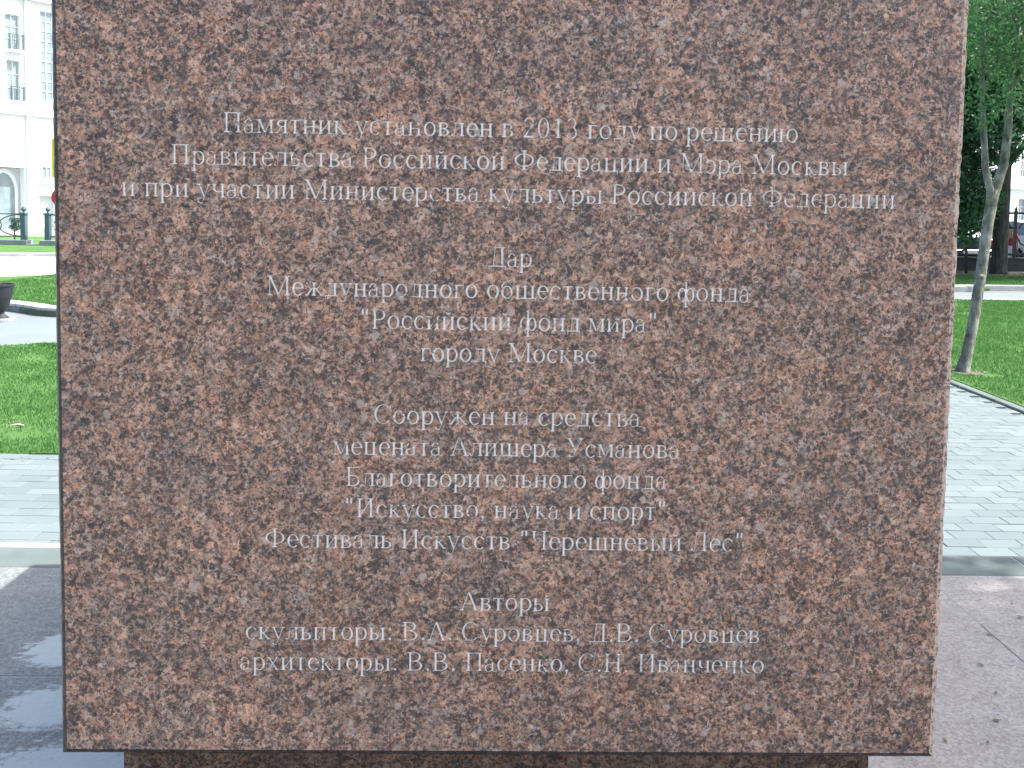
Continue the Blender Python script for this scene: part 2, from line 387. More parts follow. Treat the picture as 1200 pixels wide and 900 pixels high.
def kerb(name, pts, w, z1, label_mat, step=1.0, z0=-0.05, gap=0.006):
    """a run of kerb stones, each stone a part"""
    root = empty(name, (0, 0, 0), kind='structure')
    P, L = ribbon(pts, w, z0, z1); acc = 0; start = 0
    for i in range(1, len(P)):
        acc += (P[i] - P[i - 1]).length
        if acc >= step or i == len(P) - 1:
            idx = list(range(start, i + 1)); pts_a = [P[j].copy() for j in idx]; pts_b = [L[j].copy() for j in idx]
            d = (pts_a[-1] - pts_a[-2]).normalized(); pts_a[-1] -= d * gap; pts_b[-1] -= d * gap
            mb = MB(); n = len(idx); vs = []
            for a, b in zip(pts_a, pts_b): vs += [(a.x, a.y, z0), (a.x, a.y, z1 - .008), (a.x + (b.x - a.x) * .08, a.y + (b.y - a.y) * .08, z1), (b.x, b.y, z1), (b.x, b.y, z0)]
            fs = [tuple(k * 5 + q for q in (0, 1)) + tuple(k * 5 + q + 5 for q in (1, 0)) for k in range(n - 1)]
            for k in range(n - 1):
                for q in (1, 2, 3): fs.append((k * 5 + q, k * 5 + q + 1, k * 5 + q + 6, k * 5 + q + 5))
            fs += [(0, 1, 2, 3, 4), tuple((n - 1) * 5 + q for q in (4, 3, 2, 1, 0))]
            mesh('kerb_stone', vs, fs, label_mat, root); start = i; acc = 0
    return root

# ================================================================== SETTING: ground, paths, lawns
YAW = R(0.953)
sheet('ground', [(-400, -400), (400, -400), (400, 600), (-400, 600)], -0.03, M['ground'])
# asphalt paths and road
sheet('path', [(-26, 3.5), (4.4, 3.5), (30, 15.4), (30, 17.7), (-26, 17.7)], -0.022, M['asphalt'])
road = sheet('road', smooth_line([(-40, 11.5), (-20, 13.2), (-10.69, 16.55), (-9.84, 17.12), (-5, 18.9), (2, 20.5)]) + [(2, 25.6)] + smooth_line([(2, 25.6), (-8, 25.2), (-13.8, 24.15), (-15.26, 23.75), (-22, 22.2), (-40, 19)]), -0.016, M['road'])
sheet('street', [(3, 24.6), (60, 24.6), (60, 40), (3, 40)], -0.018, M['asphalt'])
lawn_near = smooth_line([(-12, 5.0), (-6, 5.1), (-3.35, 5.2), (-2.99, 5.225), (-0.9, 5.27)]) + smooth_line([(-0.9, 10.6), (-5.32, 9.36), (-5.86, 9.13), (-12, 6.3)])
sheet('lawn', lawn_near, 0.002, M['lawn'], thick=0.03)
lawn_mid = smooth_line([(-13.5, 15.0), (-7.84, 12.23), (-6.62, 11.6), (-4, 11.2), (-0.5, 11.7)]) + smooth_line([(-0.5, 20), (-5, 18.9), (-9.84, 17.27), (-10.69, 16.7), (-13.5, 15.6)])
sheet('lawn', lawn_mid, 0.07, M['lawn'], thick=0.09)
verge = smooth_line([(-40, 19.2), (-22, 22.4), (-15.26, 23.95), (-13.8, 24.35), (-8, 25.4), (2, 25.8)]) + [(2, 36), (-40, 36)]
sheet('grass_verge', verge, 0.05, M['lawn'], thick=0.07)
sheet('lawn', [(4.5, -6), (30, -6), (30, 15.75), (10.24, 15.9), (8.77, 15.55), (4.5, 15.2)], 0.012, M['lawn'], thick=0.04)
sheet('lawn', [(3, 17.75), (9.95, 17.9), (11.67, 18.35), (30, 19), (30, 21.9), (3, 21.75)], 0.03, M['lawn'], thick=0.05)
sheet('planting_bed', [(3, 21.75), (30, 21.9), (30, 24.2), (3, 24.2)], 0.035, M['soil'], thick=0.05)
kerb('kerb', [(x, y) for x, y in smooth_line([(-13.5, 15.0), (-7.84, 12.23), (-6.62, 11.6), (-4, 11.2), (-0.5, 11.7)])], 0.22, 0.115, M['kerb'])
kerb('kerb', smooth_line([(-22, 22.2), (-15.26, 23.8), (-13.8, 24.2), (-8, 25.25)]), 0.2, 0.09, M['kerb'])
kerb('kerb', [(4.39, y) for y in np.arange(15.2, -6.1, -0.4)], 0.085, 0.012, M['border'], 0.8)
kerb('kerb', smooth_line([(3, 17.6), (9.95, 17.75), (11.67, 18.2), (30, 18.85)]), 0.14, 0.10, M['kerb'])
kerb('kerb', smooth_line([(4.5, 15.2), (8.77, 15.55), (10.24, 15.9), (30, 15.75)]), 0.10, 0.02, M['kerb'])

# pavers, laid in running bond; 2 cm under the platform border
def paver_xy(i, j): return (-6 + i * 0.203 + (0.1015 if j % 2 else 0), 3.60 + j * 0.103)
pav = empty('pavement', (0, 0, 0), YAW * 0, kind='structure')
mesh('sand_bed', [(-8, 3.4, -0.012), (4.39, 3.4, -0.012), (4.39, 15.3, -0.012), (-0.9, 15.3, -0.012), (-0.9, 5.27, -0.012), (-8, 5.06, -0.012)], [(0, 1, 2, 3, 4, 5)], M['bed'], pav)
rng = random.Random(5)
def on_pavement(x, y):
    if x > 4.29 or y > 15.1 or y < 3.5: return False
    if x < -1.0: return y < 5.17 + (0.03 * (x + 3))
    return True
def in_view(x, y):
    for k in (1,):
        u = x / y
        if 0.545 < u < 0.66 or -0.68 < u < -0.545: return True
    return False
PV = [(x, y) for j in range(112) for i in range(51) for (x, y) in [paver_xy(i, j)] if on_pavement(x, y)]
PV.sort(key=lambda p: (0 if in_view(*p) else 1, p[1]))
def paver_mesh(k):
    r = random.Random(k); mb = MB(); hx, hy, b = 0.1010, 0.0510, 0.0022
    z = [0.001 + r.uniform(-0.0015, 0.0015) for _ in range(4)]
    o = [(-hx, -hy), (hx, -hy), (hx, hy), (-hx, hy)]; i_ = [(-hx + b, -hy + b), (hx - b, -hy + b), (hx - b, hy - b), (-hx + b, hy - b)]
    mb.v = [(x, y, -0.04) for x, y in o] + [(x, y, z[q] - 0.003) for q, (x, y) in enumerate(o)] + [(x, y, z[q]) for q, (x, y) in enumerate(i_)]
    mb.f = [(8, 9, 10, 11)] + [(q, (q + 1) % 4, (q + 1) % 4 + 4, q + 4) for q in range(4)] + [(q + 4, (q + 1) % 4 + 4, (q + 1) % 4 + 8, q + 8) for q in range(4)]
    me = bpy.data.meshes.new('paver'); me.from_pydata(mb.v, [], mb.f); me.materials.append(M['paver']); return me, mb
pms = [paver_mesh(k) for k in range(6)]
for n_, (x, y) in enumerate(PV[:300]):
    o = link('paver', pms[rng.randrange(6)][0], pav, (x, y, rng.uniform(-0.001, 0.0015))); o.rotation_euler = (0, 0, rng.uniform(-0.008, 0.008))
mb = MB()
for (x, y) in PV[300:]:
    k = pms[rng.randrange(6)][1]; dz = rng.uniform(-0.001, 0.0015); mb.add([(a + x, b + y, c_ + dz) for a, b, c_ in k.v], k.f)
o = mb.build('paver_field', M['paver'], pav); o['kind'] = 'stuff'

# platform of granite slabs with its border course (one step above the pavers)
ZP = 0.12
plat = empty('platform', (0, 0, 0), YAW, kind='structure')
mesh('joint_mortar', [(-7, -4, 0.1175), (7, -4, 0.1175), (7, 3.545, 0.1175), (-7, 3.545, 0.1175), (-7, -4, -.05), (7, -4, -.05), (7, 3.54, -.05), (-7, 3.54, -.05)],
     [(0, 1, 2, 3), (2, 6, 7, 3), (0, 4, 5, 1), (1, 5, 6, 2), (3, 7, 4, 0)], M['mortar'], plat)
slabs = []
ys_l = [-4, -2.4, -0.8, 0.9, 2.56, 3.345]; xs_l = [-7, -5.4, -3.8, -0.95]
for i in range(3):
    for j in range(5): slabs.append((xs_l[i], xs_l[i + 1], ys_l[j], ys_l[j + 1]))
for j in range(5): slabs.append((-0.95, 0.4, ys_l[j], ys_l[j + 1])); slabs.append((0.4, 1.85, [-4, -2.4, -.8, 0.9, 0.95, 3.345][j] if j != 3 else 0.9, [-2.4, -.8, 0.9, 0.95, 3.345][j] if j != 3 else 0.95))
slabs = [s for s in slabs if s[3] - s[2] > 0.1]
slabs[:] = [s if not (s[0] == 0.4 and s[2] == 0.95) else (0.4, 1.85, 0.9, 3.345) for s in slabs]
ys_r = [-4, -2.4, -0.8, 1.2, 2.94, 3.345]; xs_r = [1.85, 3.5, 5.2, 7]
for i in range(3):
    for j in range(5): slabs.append((xs_r[i], xs_r[i + 1], ys_r[j], ys_r[j + 1]))
for (x0, x1, y0, y1) in slabs:
    dz = rng.uniform(-0.0015, 0.0015); MB().bbox(x0 + .0015, x1 - .0015, y0 + .0015, y1 - .0015, 0.03, ZP + dz, 0.0025).build('slab', M['slab' if x1 < 0 else 'slab_pink_lit'], plat)
for k in range(12):
    MB().bbox(-7 + k * 1.17 + .0015, -7 + (k + 1) * 1.17 - .0015, 3.347, 3.548, 0.0, ZP + rng.uniform(-.001, .001), 0.004).build('border_stone', M['border'], plat)
for k in range(5):
    MB().bbox(-7 + k * 1.17 + .0015, -7 + (k + 1) * 1.17 - .0015, 3.552, 3.60, -0.02, ZP - 0.004, 0.004).build('lit_edge_strip', M['edge'], plat)  # pale strip stands in for the lit kerb edge, left part only

# ================================================================== THE INSCRIBED PEDESTAL
HW, BOT, TOP, DEP, BV = 0.5928, 0.9275, 2.035, 2.40, 0.0095
FZ = 1.7616                                   # height of the first baseline
ped = empty('granite_pedestal', (-0.0021, 1.0452, 0), YAW,
            'tall red-brown speckled granite pedestal block carved with fifteen lines of Cyrillic text', 'pedestal')
# ---- a thin serif face for the cut letters: strokes in units of 1/100 cap height
TK, TN, SR = 11.5, 6.0, 4.6
def q4(x0, y0, x1, y1): return [[(x0, y0), (x1, y0), (x1, y1), (x0, y1)]]
def bar(x, y0, y1, w=TK): return q4(x - w / 2, y0, x + w / 2, y1)
def hb(x0, x1, y, w=TN): return q4(x0, y - w / 2, x1, y + w / 2)
def ser(x, y, w=12.5):       # bracketed serif, y = 0 foot or y = top
    s = 1 if y == 0 else -1; p = [(x - w, y), (x + w, y), (x + w, y + s * SR * .8), (x + 6, y + s * SR * 1.7), (x - 6, y + s * SR * 1.7), (x - w, y + s * SR * .8)]
    return [p if s > 0 else p[::-1]]
def stem(x, y0, y1, b=1, t_=1, w=TK, sw=12.5):
    r = bar(x, y0, y1, w)
    if b: r += ser(x, y0, sw) if y0 == 0 else [[(a, c_ + y0) for a, c_ in ser(x, 0, sw)[0]]]
    if t_: r += ser(x, y1, sw)
    return r
def ln(x0, y0, x1, y1, w):
    dx, dy = x1 - x0, y1 - y0; L = math.hypot(dx, dy); nx, ny = -dy / L * w / 2, dx / L * w / 2
    return [[(x0 - nx, y0 - ny), (x1 - nx, y1 - ny), (x1 + nx, y1 + ny), (x0 + nx, y0 + ny)]]
def arc(cx, cy, rx, ry, a0, a1, tk=TK, tn=TN, n=None):
    n = n or max(3, int(abs(a1 - a0) / 24)); o = []
    def pt(a, out):
        c_, s_ = math.cos(R(a)), math.sin(R(a)); return (cx + (rx - (0 if out else tk)) * c_, cy + (ry - (0 if out else tn)) * s_)
    for i in range(n):
        a, b = a0 + (a1 - a0) * i / n, a0 + (a1 - a0) * (i + 1) / n
        o.append([pt(a, 0), pt(a, 1), pt(b, 1), pt(b, 0)])
    return o
def dot(x, y, r=6.5): return [[(x + r * math.cos(R(a)), y + r * math.sin(R(a))) for a in range(0, 360, 60)]]
X = 68
def breve(x, y): return arc(x, y + 15, 15, 15, 190, 350, 6, 9)
def bowlR(x, y0, y1, rx, tk=TK): # right bowl from a stem at x
    cy = (y0 + y1) / 2; ry = (y1 - y0) / 2; return arc(x, cy, rx, ry, -90, 90, tk, TN, 7)
def tail(x, y=0): return [[(x - 3, y + 5), (x + 4, y + 5), (x + 3, y - 16), (x - 1, y - 16)]]
G = {}
G[' '] = (38, [])
G['.'] = (38, dot(19, 8, 8.5)); G[':'] = (42, dot(21, 8, 8.5) + dot(21, 58, 8.5))
G[','] = (38, dot(18, 8, 8.5) + ln(23, 5, 13, -16, 7)); G['"'] = (62, ln(20, 101, 19, 70, 11) + ln(42, 101, 41, 70, 11))
G['о'] = (75, arc(37.5, 34, 32, 36, 0, 360)); 
G['с'] = (67, arc(36, 34, 31, 36, 45, 318) + dot(56, 55, 6))
G['е'] = (67, arc(36, 34, 31, 36, 5, 320) + hb(14, 65, 38, 5))
G['ё'] = (67, G['е'][1] + dot(24, 90) + dot(48, 90))
G['э'] = (66, arc(30, 34, 31, 36, -140, 135) + dot(10, 55, 6) + hb(26, 52, 35, 5))
G['а'] = (67, arc(28, 50, 20, 20, 20, 170, 9, 5) + dot(12, 52, 6) + bar(47, 8, 52, 9) + arc(58, 10, 11 + 5, 12, 180, 330, 6, 5) + arc(27, 18, 24, 21, 60, 330, 9, 5) + ln(30, 34, 47, 42, 5))
G['р'] = (75, stem(16, -31, X, 1, 0) + ln(3, 60, 16, 68, 5) + arc(37, 34, 33, 36, -130, 130))
G['у'] = (73, ln(12, X, 38, 4, 9) + ln(63, X, 30, -20, 5) + ser(12, X, 12) + ser(62, X, 10) + arc(20, -19, 13, 12, 190, 340, 5, 6) + dot(9, -21, 6))
G['п'] = (81, stem(19, 0, X) + stem(62, 0, X) + hb(19, 62, 65.5)); G['н'] = (81, stem(19, 0, X) + stem(62, 0, X) + hb(19, 62, 36))
G['и'] = (81, stem(19, 0, X) + stem(62, 0, X) + ln(22, 8, 60, 60, 5)); G['й'] = (81, G['и'][1] + breve(40, 76))
G['т'] = (66, stem(33, 0, X, 1, 0) + hb(6, 60, 65.5) + ln(8, 66, 6, 50, 4) + ln(58, 66, 60, 50, 4))
G['г'] = (62, stem(19, 0, X) + hb(19, 54, 65.5) + ln(54, 67, 56, 49, 4.5))
G['к'] = (74, stem(19, 0, X) + arc(26, 60, 26, 26, -90, -10, 5, 5) + dot(56, 63, 6) + ln(30, 36, 58, 3, 9) + hb(22, 34, 35, 5) + ser(61, 0, 11))
G['в'] = (71, stem(18, 0, X) + hb(18, 38, 65.5) + bowlR(36, 35, 68, 22, 9) + bowlR(36, 0, 38, 28) + hb(18, 38, 2.6) + hb(18, 38, 36.5))
G['ь'] = (69, stem(18, 0, X) + bowlR(36, 0, 40, 27) + hb(18, 38, 2.6) + hb(18, 38, 37.5))
G['ы'] = (97, stem(18, 0, X) + bowlR(33, 0, 40, 25) + hb(18, 35, 2.6) + hb(18, 35, 37.5) + stem(79, 0, X))
G['л'] = (78, arc(14, 14, 13, 15, 200, 300, 6, 5) + dot(8, 6, 6) + ln(20, 4, 27, X, 5) + hb(18, 61, 65.5) + stem(60, 0, X, 1, 0) + ser(61, X, 12))
G['м'] = (97, stem(16, 0, X, 1, 1, 5.5) + stem(80, 0, X) + ln(17, X, 46, 4, 9) + ln(47, 4, 78, X, 5))
G['я'] = (73, stem(55, 0, X) + hb(35, 55, 65.5) + arc(36, 50, 26, 18, 90, 270, TK, TN, 6) + hb(35, 55, 34.5) + ln(36, 33, 13, 4, 6) + ser(11, 0, 9))
G['д'] = (78, ln(26, 4, 32, X, 5) + hb(22, 62, 65.5) + bar(59, 0, X) + hb(6, 73, 2.6) + tail(8, 0) + tail(71, 0) + ser(60, X, 11))
G['ю'] = (112, stem(17, 0, X) + hb(17, 48, 36) + arc(74, 34, 31, 36, 0, 360))
G['ш'] = (116, stem(18, 0, X, 1, 1, TK, 12) + stem(58, 0, X, 1, 1, TK, 12) + stem(98, 0, X, 1, 1, TK, 12) + hb(18, 98, 2.6)); G['щ'] = (118, G['ш'][1] + tail(112))
G['ц'] = (82, stem(19, 0, X) + stem(60, 0, X) + hb(19, 74, 2.6) + tail(74)); G['ч'] = (77, stem(60, 0, X) + stem(17, 34, X, 0, 1) + arc(36, 44, 24, 20, 180, 300, TK, TN, 5) + ln(46, 27, 60, 33, 5))
G['х'] = (74, ln(15, X, 60, 0, 9) + ln(60, X, 14, 0, 5) + ser(15, X, 11) + ser(59, X, 10) + ser(14, 0, 10) + ser(60, 0, 11))
G['ж'] = (106, stem(53, 0, X) + arc(44, 60, 26, 26, 190, 270, 5, 5) + dot(16, 63, 6) + arc(62, 60, 26, 26, -90, -10, 5, 5) + dot(91, 63, 6) + hb(44, 62, 36, 5) + ln(42, 36, 16, 3, 8) + ln(64, 36, 92, 3, 8) + ser(15, 0, 10) + ser(93, 0, 10))
G['б'] = (76, arc(38, 32, 31, 34, 0, 360) + arc(42, 52, 36, 38, 105, 180, 7, 6, 5) + arc(40, 104, 26, 18, -100, -20, 4, 6, 4))
G['ф'] = (99, stem(49, -31, 100, 1, 0, 9) + ln(38, 96, 49, 100, 5) + arc(29, 34, 25, 36, 0, 360) + arc(70, 34, 25, 36, 0, 360))
C_ = 100
G['П'] = (109, stem(24, 0, C_, 1, 1, 11, 15) + stem(85, 0, C_, 1, 1, 11, 15) + hb(24, 85, 97)); G['Н'] = (109, stem(24, 0, C_, 1, 1, 11, 15) + stem(85, 0, C_, 1, 1, 11, 15) + hb(24, 85, 51))
G['И'] = (109, stem(24, 0, C_, 1, 1, 11, 15) + stem(85, 0, C_, 1, 1, 11, 15) + ln(28, 10, 82, 90, 5.5))
G['Р'] = (86, stem(23, 0, C_, 1, 1, 11, 15) + bowlR(44, 44, 100, 35, 11) + hb(23, 46, 97.4) + hb(23, 46, 46.6))
G['С'] = (101, arc(53, 50, 47, 52, 38, 320, 11, 5) + ln(90, 98, 92, 68, 4.5))
G['Ф'] = (119, stem(59.5, 0, C_, 1, 1, 10, 15) + arc(59.5, 50, 52, 34, 0, 360, 11, 5))
G['М'] = (134, stem(20, 0, C_, 1, 1, 5.5, 15) + stem(113, 0, C_, 1, 1, 11, 15) + ln(22, 98, 66, 5, 11) + ln(67, 5, 111, 98, 5.5))
G['Д'] = (104, ln(32, 4, 42, C_, 5.5) + hb(34, 84, 97) + bar(80, 0, C_, 11) + hb(6, 99, 2.8) + tail(8) + tail(97) + ser(82, C_, 13))
G['А'] = (107, ln(52, 100, 90, 4, 11) + ln(50, 96, 17, 4, 5.5) + hb(27, 76, 36, 5) + ser(16, 0, 14) + ser(91, 0, 15))
G['У'] = (104, ln(18, 100, 56, 36, 11) + ln(90, 100, 45, 12, 5.5) + arc(36, 12, 14, 13, 200, 340, 6, 6) + dot(24, 9, 7) + ser(18, C_, 15) + ser(88, C_, 13))
G['Б'] = (88, stem(23, 0, C_, 1, 1, 11, 15) + hb(23, 76, 97) + ln(76, 99, 78, 78, 4.5) + bowlR(46, 0, 57, 35, 11) + hb(23, 48, 2.6) + hb(23, 48, 54.6))
G['В'] = (100, stem(23, 0, C_, 1, 1, 11, 15) + bowlR(48, 50, 100, 33, 11) + bowlR(50, 0, 54, 39, 11) + hb(23, 52, 97.4) + hb(23, 52, 2.6) + hb(23, 52, 52))
G['Ч'] = (99, stem(76, 0, C_, 1, 1, 11, 15) + stem(22, 58, C_, 0, 1, 11, 15) + arc(46, 64, 30, 24, 180, 300, 11, 5, 5) + ln(60, 43, 76, 50, 5))
G['Л'] = (103, arc(20, 16, 14, 17, 200, 300, 6, 5) + dot(12, 8, 7) + ln(26, 4, 36, C_, 5.5) + hb(28, 82, 97) + stem(79, 0, C_, 1, 0, 11, 15) + ser(81, C_, 14))
G['2'] = (75, arc(36, 72, 27, 29, 0, 165, 10, 5, 7) + ln(58, 68, 14, 5, 7) + hb(8, 64, 4.5, 9) + ln(62, 8, 68, 20, 4)); G['0'] = (75, arc(37.5, 50, 30, 51, 0, 360, 10, 5, 16))
G['1'] = (75, stem(39, 0, C_, 1, 0) + ln(22, 86, 40, 98, 5)); G['3'] = (75, arc(33, 76, 25, 25, -70, 155, 9, 5) + arc(33, 28, 30, 30, -160, 80, 10, 5) + dot(11, 14, 6))
LINES = [(0, 'Памятник установлен в 2013 году по решению', 0.3740), (1, 'Правительства Российской Федерации и Мэра Москвы', 0.4405),
         (2, 'и при участии Министерства культуры Российской Федерации', 0.5045), (4, 'Дар', 0.0297), (5, 'Международного общественного фонда', 0.3180),
         (6, '"Российский фонд мира"', 0.1965), (7, 'городу Москве', 0.1168), (9, 'Сооружен на средства', 0.1772), (10, 'мецената Алишера Усманова', 0.2308),
         (11, 'Благотворительного фонда', 0.2142), (12, '"Искусство, наука и спорт"', 0.2156), (13, 'Фестиваль Искусств "Черешневый Лес"', 0.3208),
         (15, 'Авторы', 0.0612), (16, 'скульпторы: В.А. Суровцев, Д.В. Суровцев', 0.3460), (17, 'архитекторы: В.В. Пасенко, С.Н. Иванченко', 0.3534)]
PITCH, CAPH, CUT = 0.042, 0.0258, 0.0011
x_in = HW - BV; BVR = 0.0105; x_r = HW - BVR; z_lo = BOT + BV; z_hi = TOP - BV
pv, pf = [], []                      # face panel of the block: everything the chisel left
def quad_panel(za, zb):
    k = len(pv); pv.extend([(-x_in, 0, za), (x_r, 0, za), (x_r, 0, zb), (-x_in, 0, zb)]); pf.append((k, k + 1, k + 2, k + 3))
cur = z_hi
for n_, txt, hw in LINES:
    zb = FZ - n_ * PITCH; s0 = CAPH / 100.0
    adv = sum(G[ch][0] for ch in txt) * s0; sx = (2 * hw) / adv * s0
    top = zb + 0.0316; bot = zb - 0.0102
    if cur - top > 1e-5: quad_panel(top, cur)
    cur = bot
    verts = [(-x_in, bot), (x_r, bot), (x_r, top), (-x_in, top)]; faces = [[0, 1, 2, 3]]; xx = -hw; lr = random.Random(n_)
    for ch in txt:
        a_, polys = G[ch]; jx, jy = lr.uniform(-.0002, .0002), lr.uniform(-.00025, .00025)
        for pl in polys:
            k = len(verts); pts = [(xx + px_ * sx + jx, zb + py_ * s0 + jy) for px_, py_ in pl]
            ar = sum(pts[i][0] * pts[(i + 1) % len(pts)][1] - pts[(i + 1) % len(pts)][0] * pts[i][1] for i in range(len(pts)))
            if ar < 0: pts = pts[::-1]
            verts += pts; faces.append(list(range(k, k + len(pts))))
        xx += a_ * sx
    ov, oe, of, _, _, off = delaunay_2d_cdt([Vector(v) for v in verts], [], faces, 0, 1e-7, True)
    isl = [any(i > 0 for i in ids) for ids in off]
    k = len(pv); pv.extend([(v.x, 0, v.y) for v in ov]); m_ = len(ov)
    kb = len(pv); pv.extend([(v.x, CUT, v.y) for v in ov])
    lv = [(v.x, CUT, v.y) for v in ov]; lf = []; edge = {}
    for f_, L in zip(of, isl):
        if L:
            lf.append(tuple(f_))
            for i in range(len(f_)): edge[(f_[i], f_[(i + 1) % len(f_)])] = 1
        else: pf.append(tuple(i + k for i in f_))
    for (a, b) in edge:
        if (b, a) not in edge: pf.append((k + b, k + a, kb + a, kb + b))
    o = mesh('inscription_line', lv, lf, M['letter'], ped)
    bm_ = bmesh.new(); bm_.from_mesh(o.data); bmesh.ops.delete(bm_, geom=[v for v in bm_.verts if not v.link_faces], context='VERTS'); bm_.to_mesh(o.data); bm_.free()
    o['label'] = 'line of pale cut serif letters reading ' + txt.replace('"', '')
quad_panel(z_lo, cur)
# rounded, slightly chipped arrises round the front, then the sides
NS = 120
ring0 = []
def rect_pts():
    P = []; 
    w_, h_ = x_in + x_r, z_hi - z_lo
    for i in range(NS): P.append((-x_in + w_ * i / NS, z_lo, 0, -1))
    for i in range(NS): P.append((x_r, z_lo + h_ * i / NS, 1, 0))
    for i in range(NS): P.append((x_r - w_ * i / NS, z_hi, 0, 1))
    for i in range(NS): P.append((-x_in, z_hi - h_ * i / NS, -1, 0))
    return P
RP = rect_pts(); nR = len(RP); base = len(pv); rc = random.Random(11)
for li, th in enumerate((0, 30, 60, 90)):
    for i, (x, z, nx, nz) in enumerate(RP):
        if i % NS == 0:
            pn = RP[i - 1]; nx, nz = nx + pn[2], nz + pn[3]
        bb = BVR if nx > 0.5 else BV; off = bb * math.sin(R(th)); dp = bb * (1 - math.cos(R(th)))
        if 0 < li < 3:
            nv = noise.noise(Vector((x * 90, z * 90, li * 7.0))); right = 1.0 if nx > 0.5 else 0.35
            j = nv * 0.0022 * right; off -= abs(j); dp += abs(j) * 0.8
        if li == 3:
            off -= abs(noise.noise(Vector((x * 60, z * 60, 3.0)))) * (0.0018 if nx > 0.5 else 0.0004)
        pv.append((x + nx * off, dp, z + nz * (off if abs(nz) < .5 or nx < .5 else BV * math.sin(R(th)))))
npan = len(pf); fm = []
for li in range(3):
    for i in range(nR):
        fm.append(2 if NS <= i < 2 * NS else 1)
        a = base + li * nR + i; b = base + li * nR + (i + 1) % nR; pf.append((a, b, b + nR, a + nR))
bk = len(pv)
for i, (x, z, nx, nz) in enumerate(RP):
    if i % NS == 0: pn = RP[i - 1]; nx, nz = nx + pn[2], nz + pn[3]
    pv.append((x + nx * (BVR if nx > .5 else BV), DEP, z + nz * BV))
for i in range(nR):
    a = base + 3 * nR + i; b = base + 3 * nR + (i + 1) % nR; pf.append((a, b, bk + (i + 1) % nR, bk + i))
pf.append(tuple(bk + i for i in range(nR)))
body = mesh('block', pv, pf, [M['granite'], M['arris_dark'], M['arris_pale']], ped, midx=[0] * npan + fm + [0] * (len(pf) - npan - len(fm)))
MB().bbox(-0.522, 0.514, 0.030, DEP - 0.06, ZP + 0.001, BOT - 0.001, 0.004).build('plinth', M['granite_rough_shaded'], ped)

# ================================================================== LAWN GRASS
def grass(name, x0, x1, y0, y1, n, hgt, seed, test, z=0.012):
    r = np.random.default_rng(seed)
    x = r.uniform(x0, x1, n); y = y0 + (y1 - y0) * r.uniform(0, 1, n) ** 1.15
    ok = np.array([test(a, b) and (noise.noise(Vector((a * 1.3, b * 1.3, seed))) + .6 * noise.noise(Vector((a * 4, b * 4, seed))) < r.uniform(.02, .75)) for a, b in zip(x, y)]); x, y = x[ok], y[ok]; n = len(x)
    a = r.uniform(0, 2 * np.pi, n); w = r.uniform(.0022, .0045, n) * (0.6 + y / 9); h = hgt * r.uniform(.5, 1.3, n) ; le = r.uniform(0, .8, n) * h; b = r.uniform(0, 2 * np.pi, n)
    V = np.zeros((n, 3, 3)); V[:, 0] = np.stack([x - w * np.cos(a), y - w * np.sin(a), np.full(n, z - .003)], 1); V[:, 1] = np.stack([x + w * np.cos(a), y + w * np.sin(a), np.full(n, z - .003)], 1)
    V[:, 2] = np.stack([x + le * np.cos(b), y + le * np.sin(b), z + h], 1)
    return tri_obj(name, V.reshape(-1, 3), 3, M['grass'])
def tri_obj(name, V, per, mat, parent=None):
    me = bpy.data.meshes.new(name); nv = len(V); nf = nv // per
    me.vertices.add(nv); me.vertices.foreach_set('co', np.ascontiguousarray(V, dtype=np.float32).ravel())
    me.loops.add(nv); me.loops.foreach_set('vertex_index', np.arange(nv, dtype=np.int32))
    me.polygons.add(nf); me.polygons.foreach_set('loop_start', np.arange(0, nv, per, dtype=np.int32)); me.polygons.foreach_set('loop_total', np.full(nf, per, dtype=np.int32))
    me.materials.append(mat); me.update(calc_edges=True); me.validate()
    return link(name, me, parent)
def inpoly(poly):
    P = poly
    def t_(x, y):
        c_ = False; j = len(P) - 1
        for i in range(len(P)):
            if (P[i][1] > y) != (P[j][1] > y) and x < (P[j][0] - P[i][0]) * (y - P[i][1]) / (P[j][1] - P[i][1]) + P[i][0]: c_ = not c_
            j = i
        return c_
    return t_
ip1, ip2 = inpoly(lawn_near), inpoly(lawn_mid)
o = grass('grass', -7.5, -1.5, 5.15, 9.6, 150000, 0.022, 1, lambda x, y: ip1(x, y) and -0.8 < x / y < -0.48, 0.002); tag(o, 'bright green mown grass on the lawn left of the pedestal', 'grass', kind='stuff')
o = grass('grass', -10, -4, 11.3, 18.5, 90000, 0.035, 2, lambda x, y: ip2(x, y) and -0.8 < x / y < -0.45, 0.07); tag(o, 'grass on the raised lawn beyond the left path', 'grass', kind='stuff')
o = grass('grass', 4.52, 11.5, 6.2, 15.8, 220000, 0.032, 3, lambda x, y: 0.45 < x / y < 0.85 and not ((x - 4.84) ** 2 + (y - 8.4) ** 2 < 0.035 + 0.12 * noise.noise(Vector((x * 3, y * 3, 0))))); tag(o, 'rough green grass around the young leaning tree', 'grass', kind='stuff')
o = grass('grass', 8.5, 18, 18.3, 21.8, 50000, 0.06, 4, lambda x, y: 0.5 < x / y < 0.75, 0.03); tag(o, 'shaded grass in front of the dark fence wall', 'grass', kind='stuff')
def litter(name, pts_fn, n, seed, label):
    r = random.Random(seed); V = []
    for _ in range(n):
        x, y, z = pts_fn(r); a = r.uniform(0, 6.3); l = r.uniform(.006, .016); w = l * r.uniform(.3, .6); dx, dy = math.cos(a), math.sin(a)
        V += [(x - dx * l, y - dy * l, z), (x + dy * w, y - dx * w, z + .002), (x + dx * l, y + dy * l, z + .003), (x - dy * w, y + dx * w, z + .001)]
    o = tri_obj(name, np.array(V), 4, M['litter']); tag(o, label, 'leaf litter', kind='stuff')
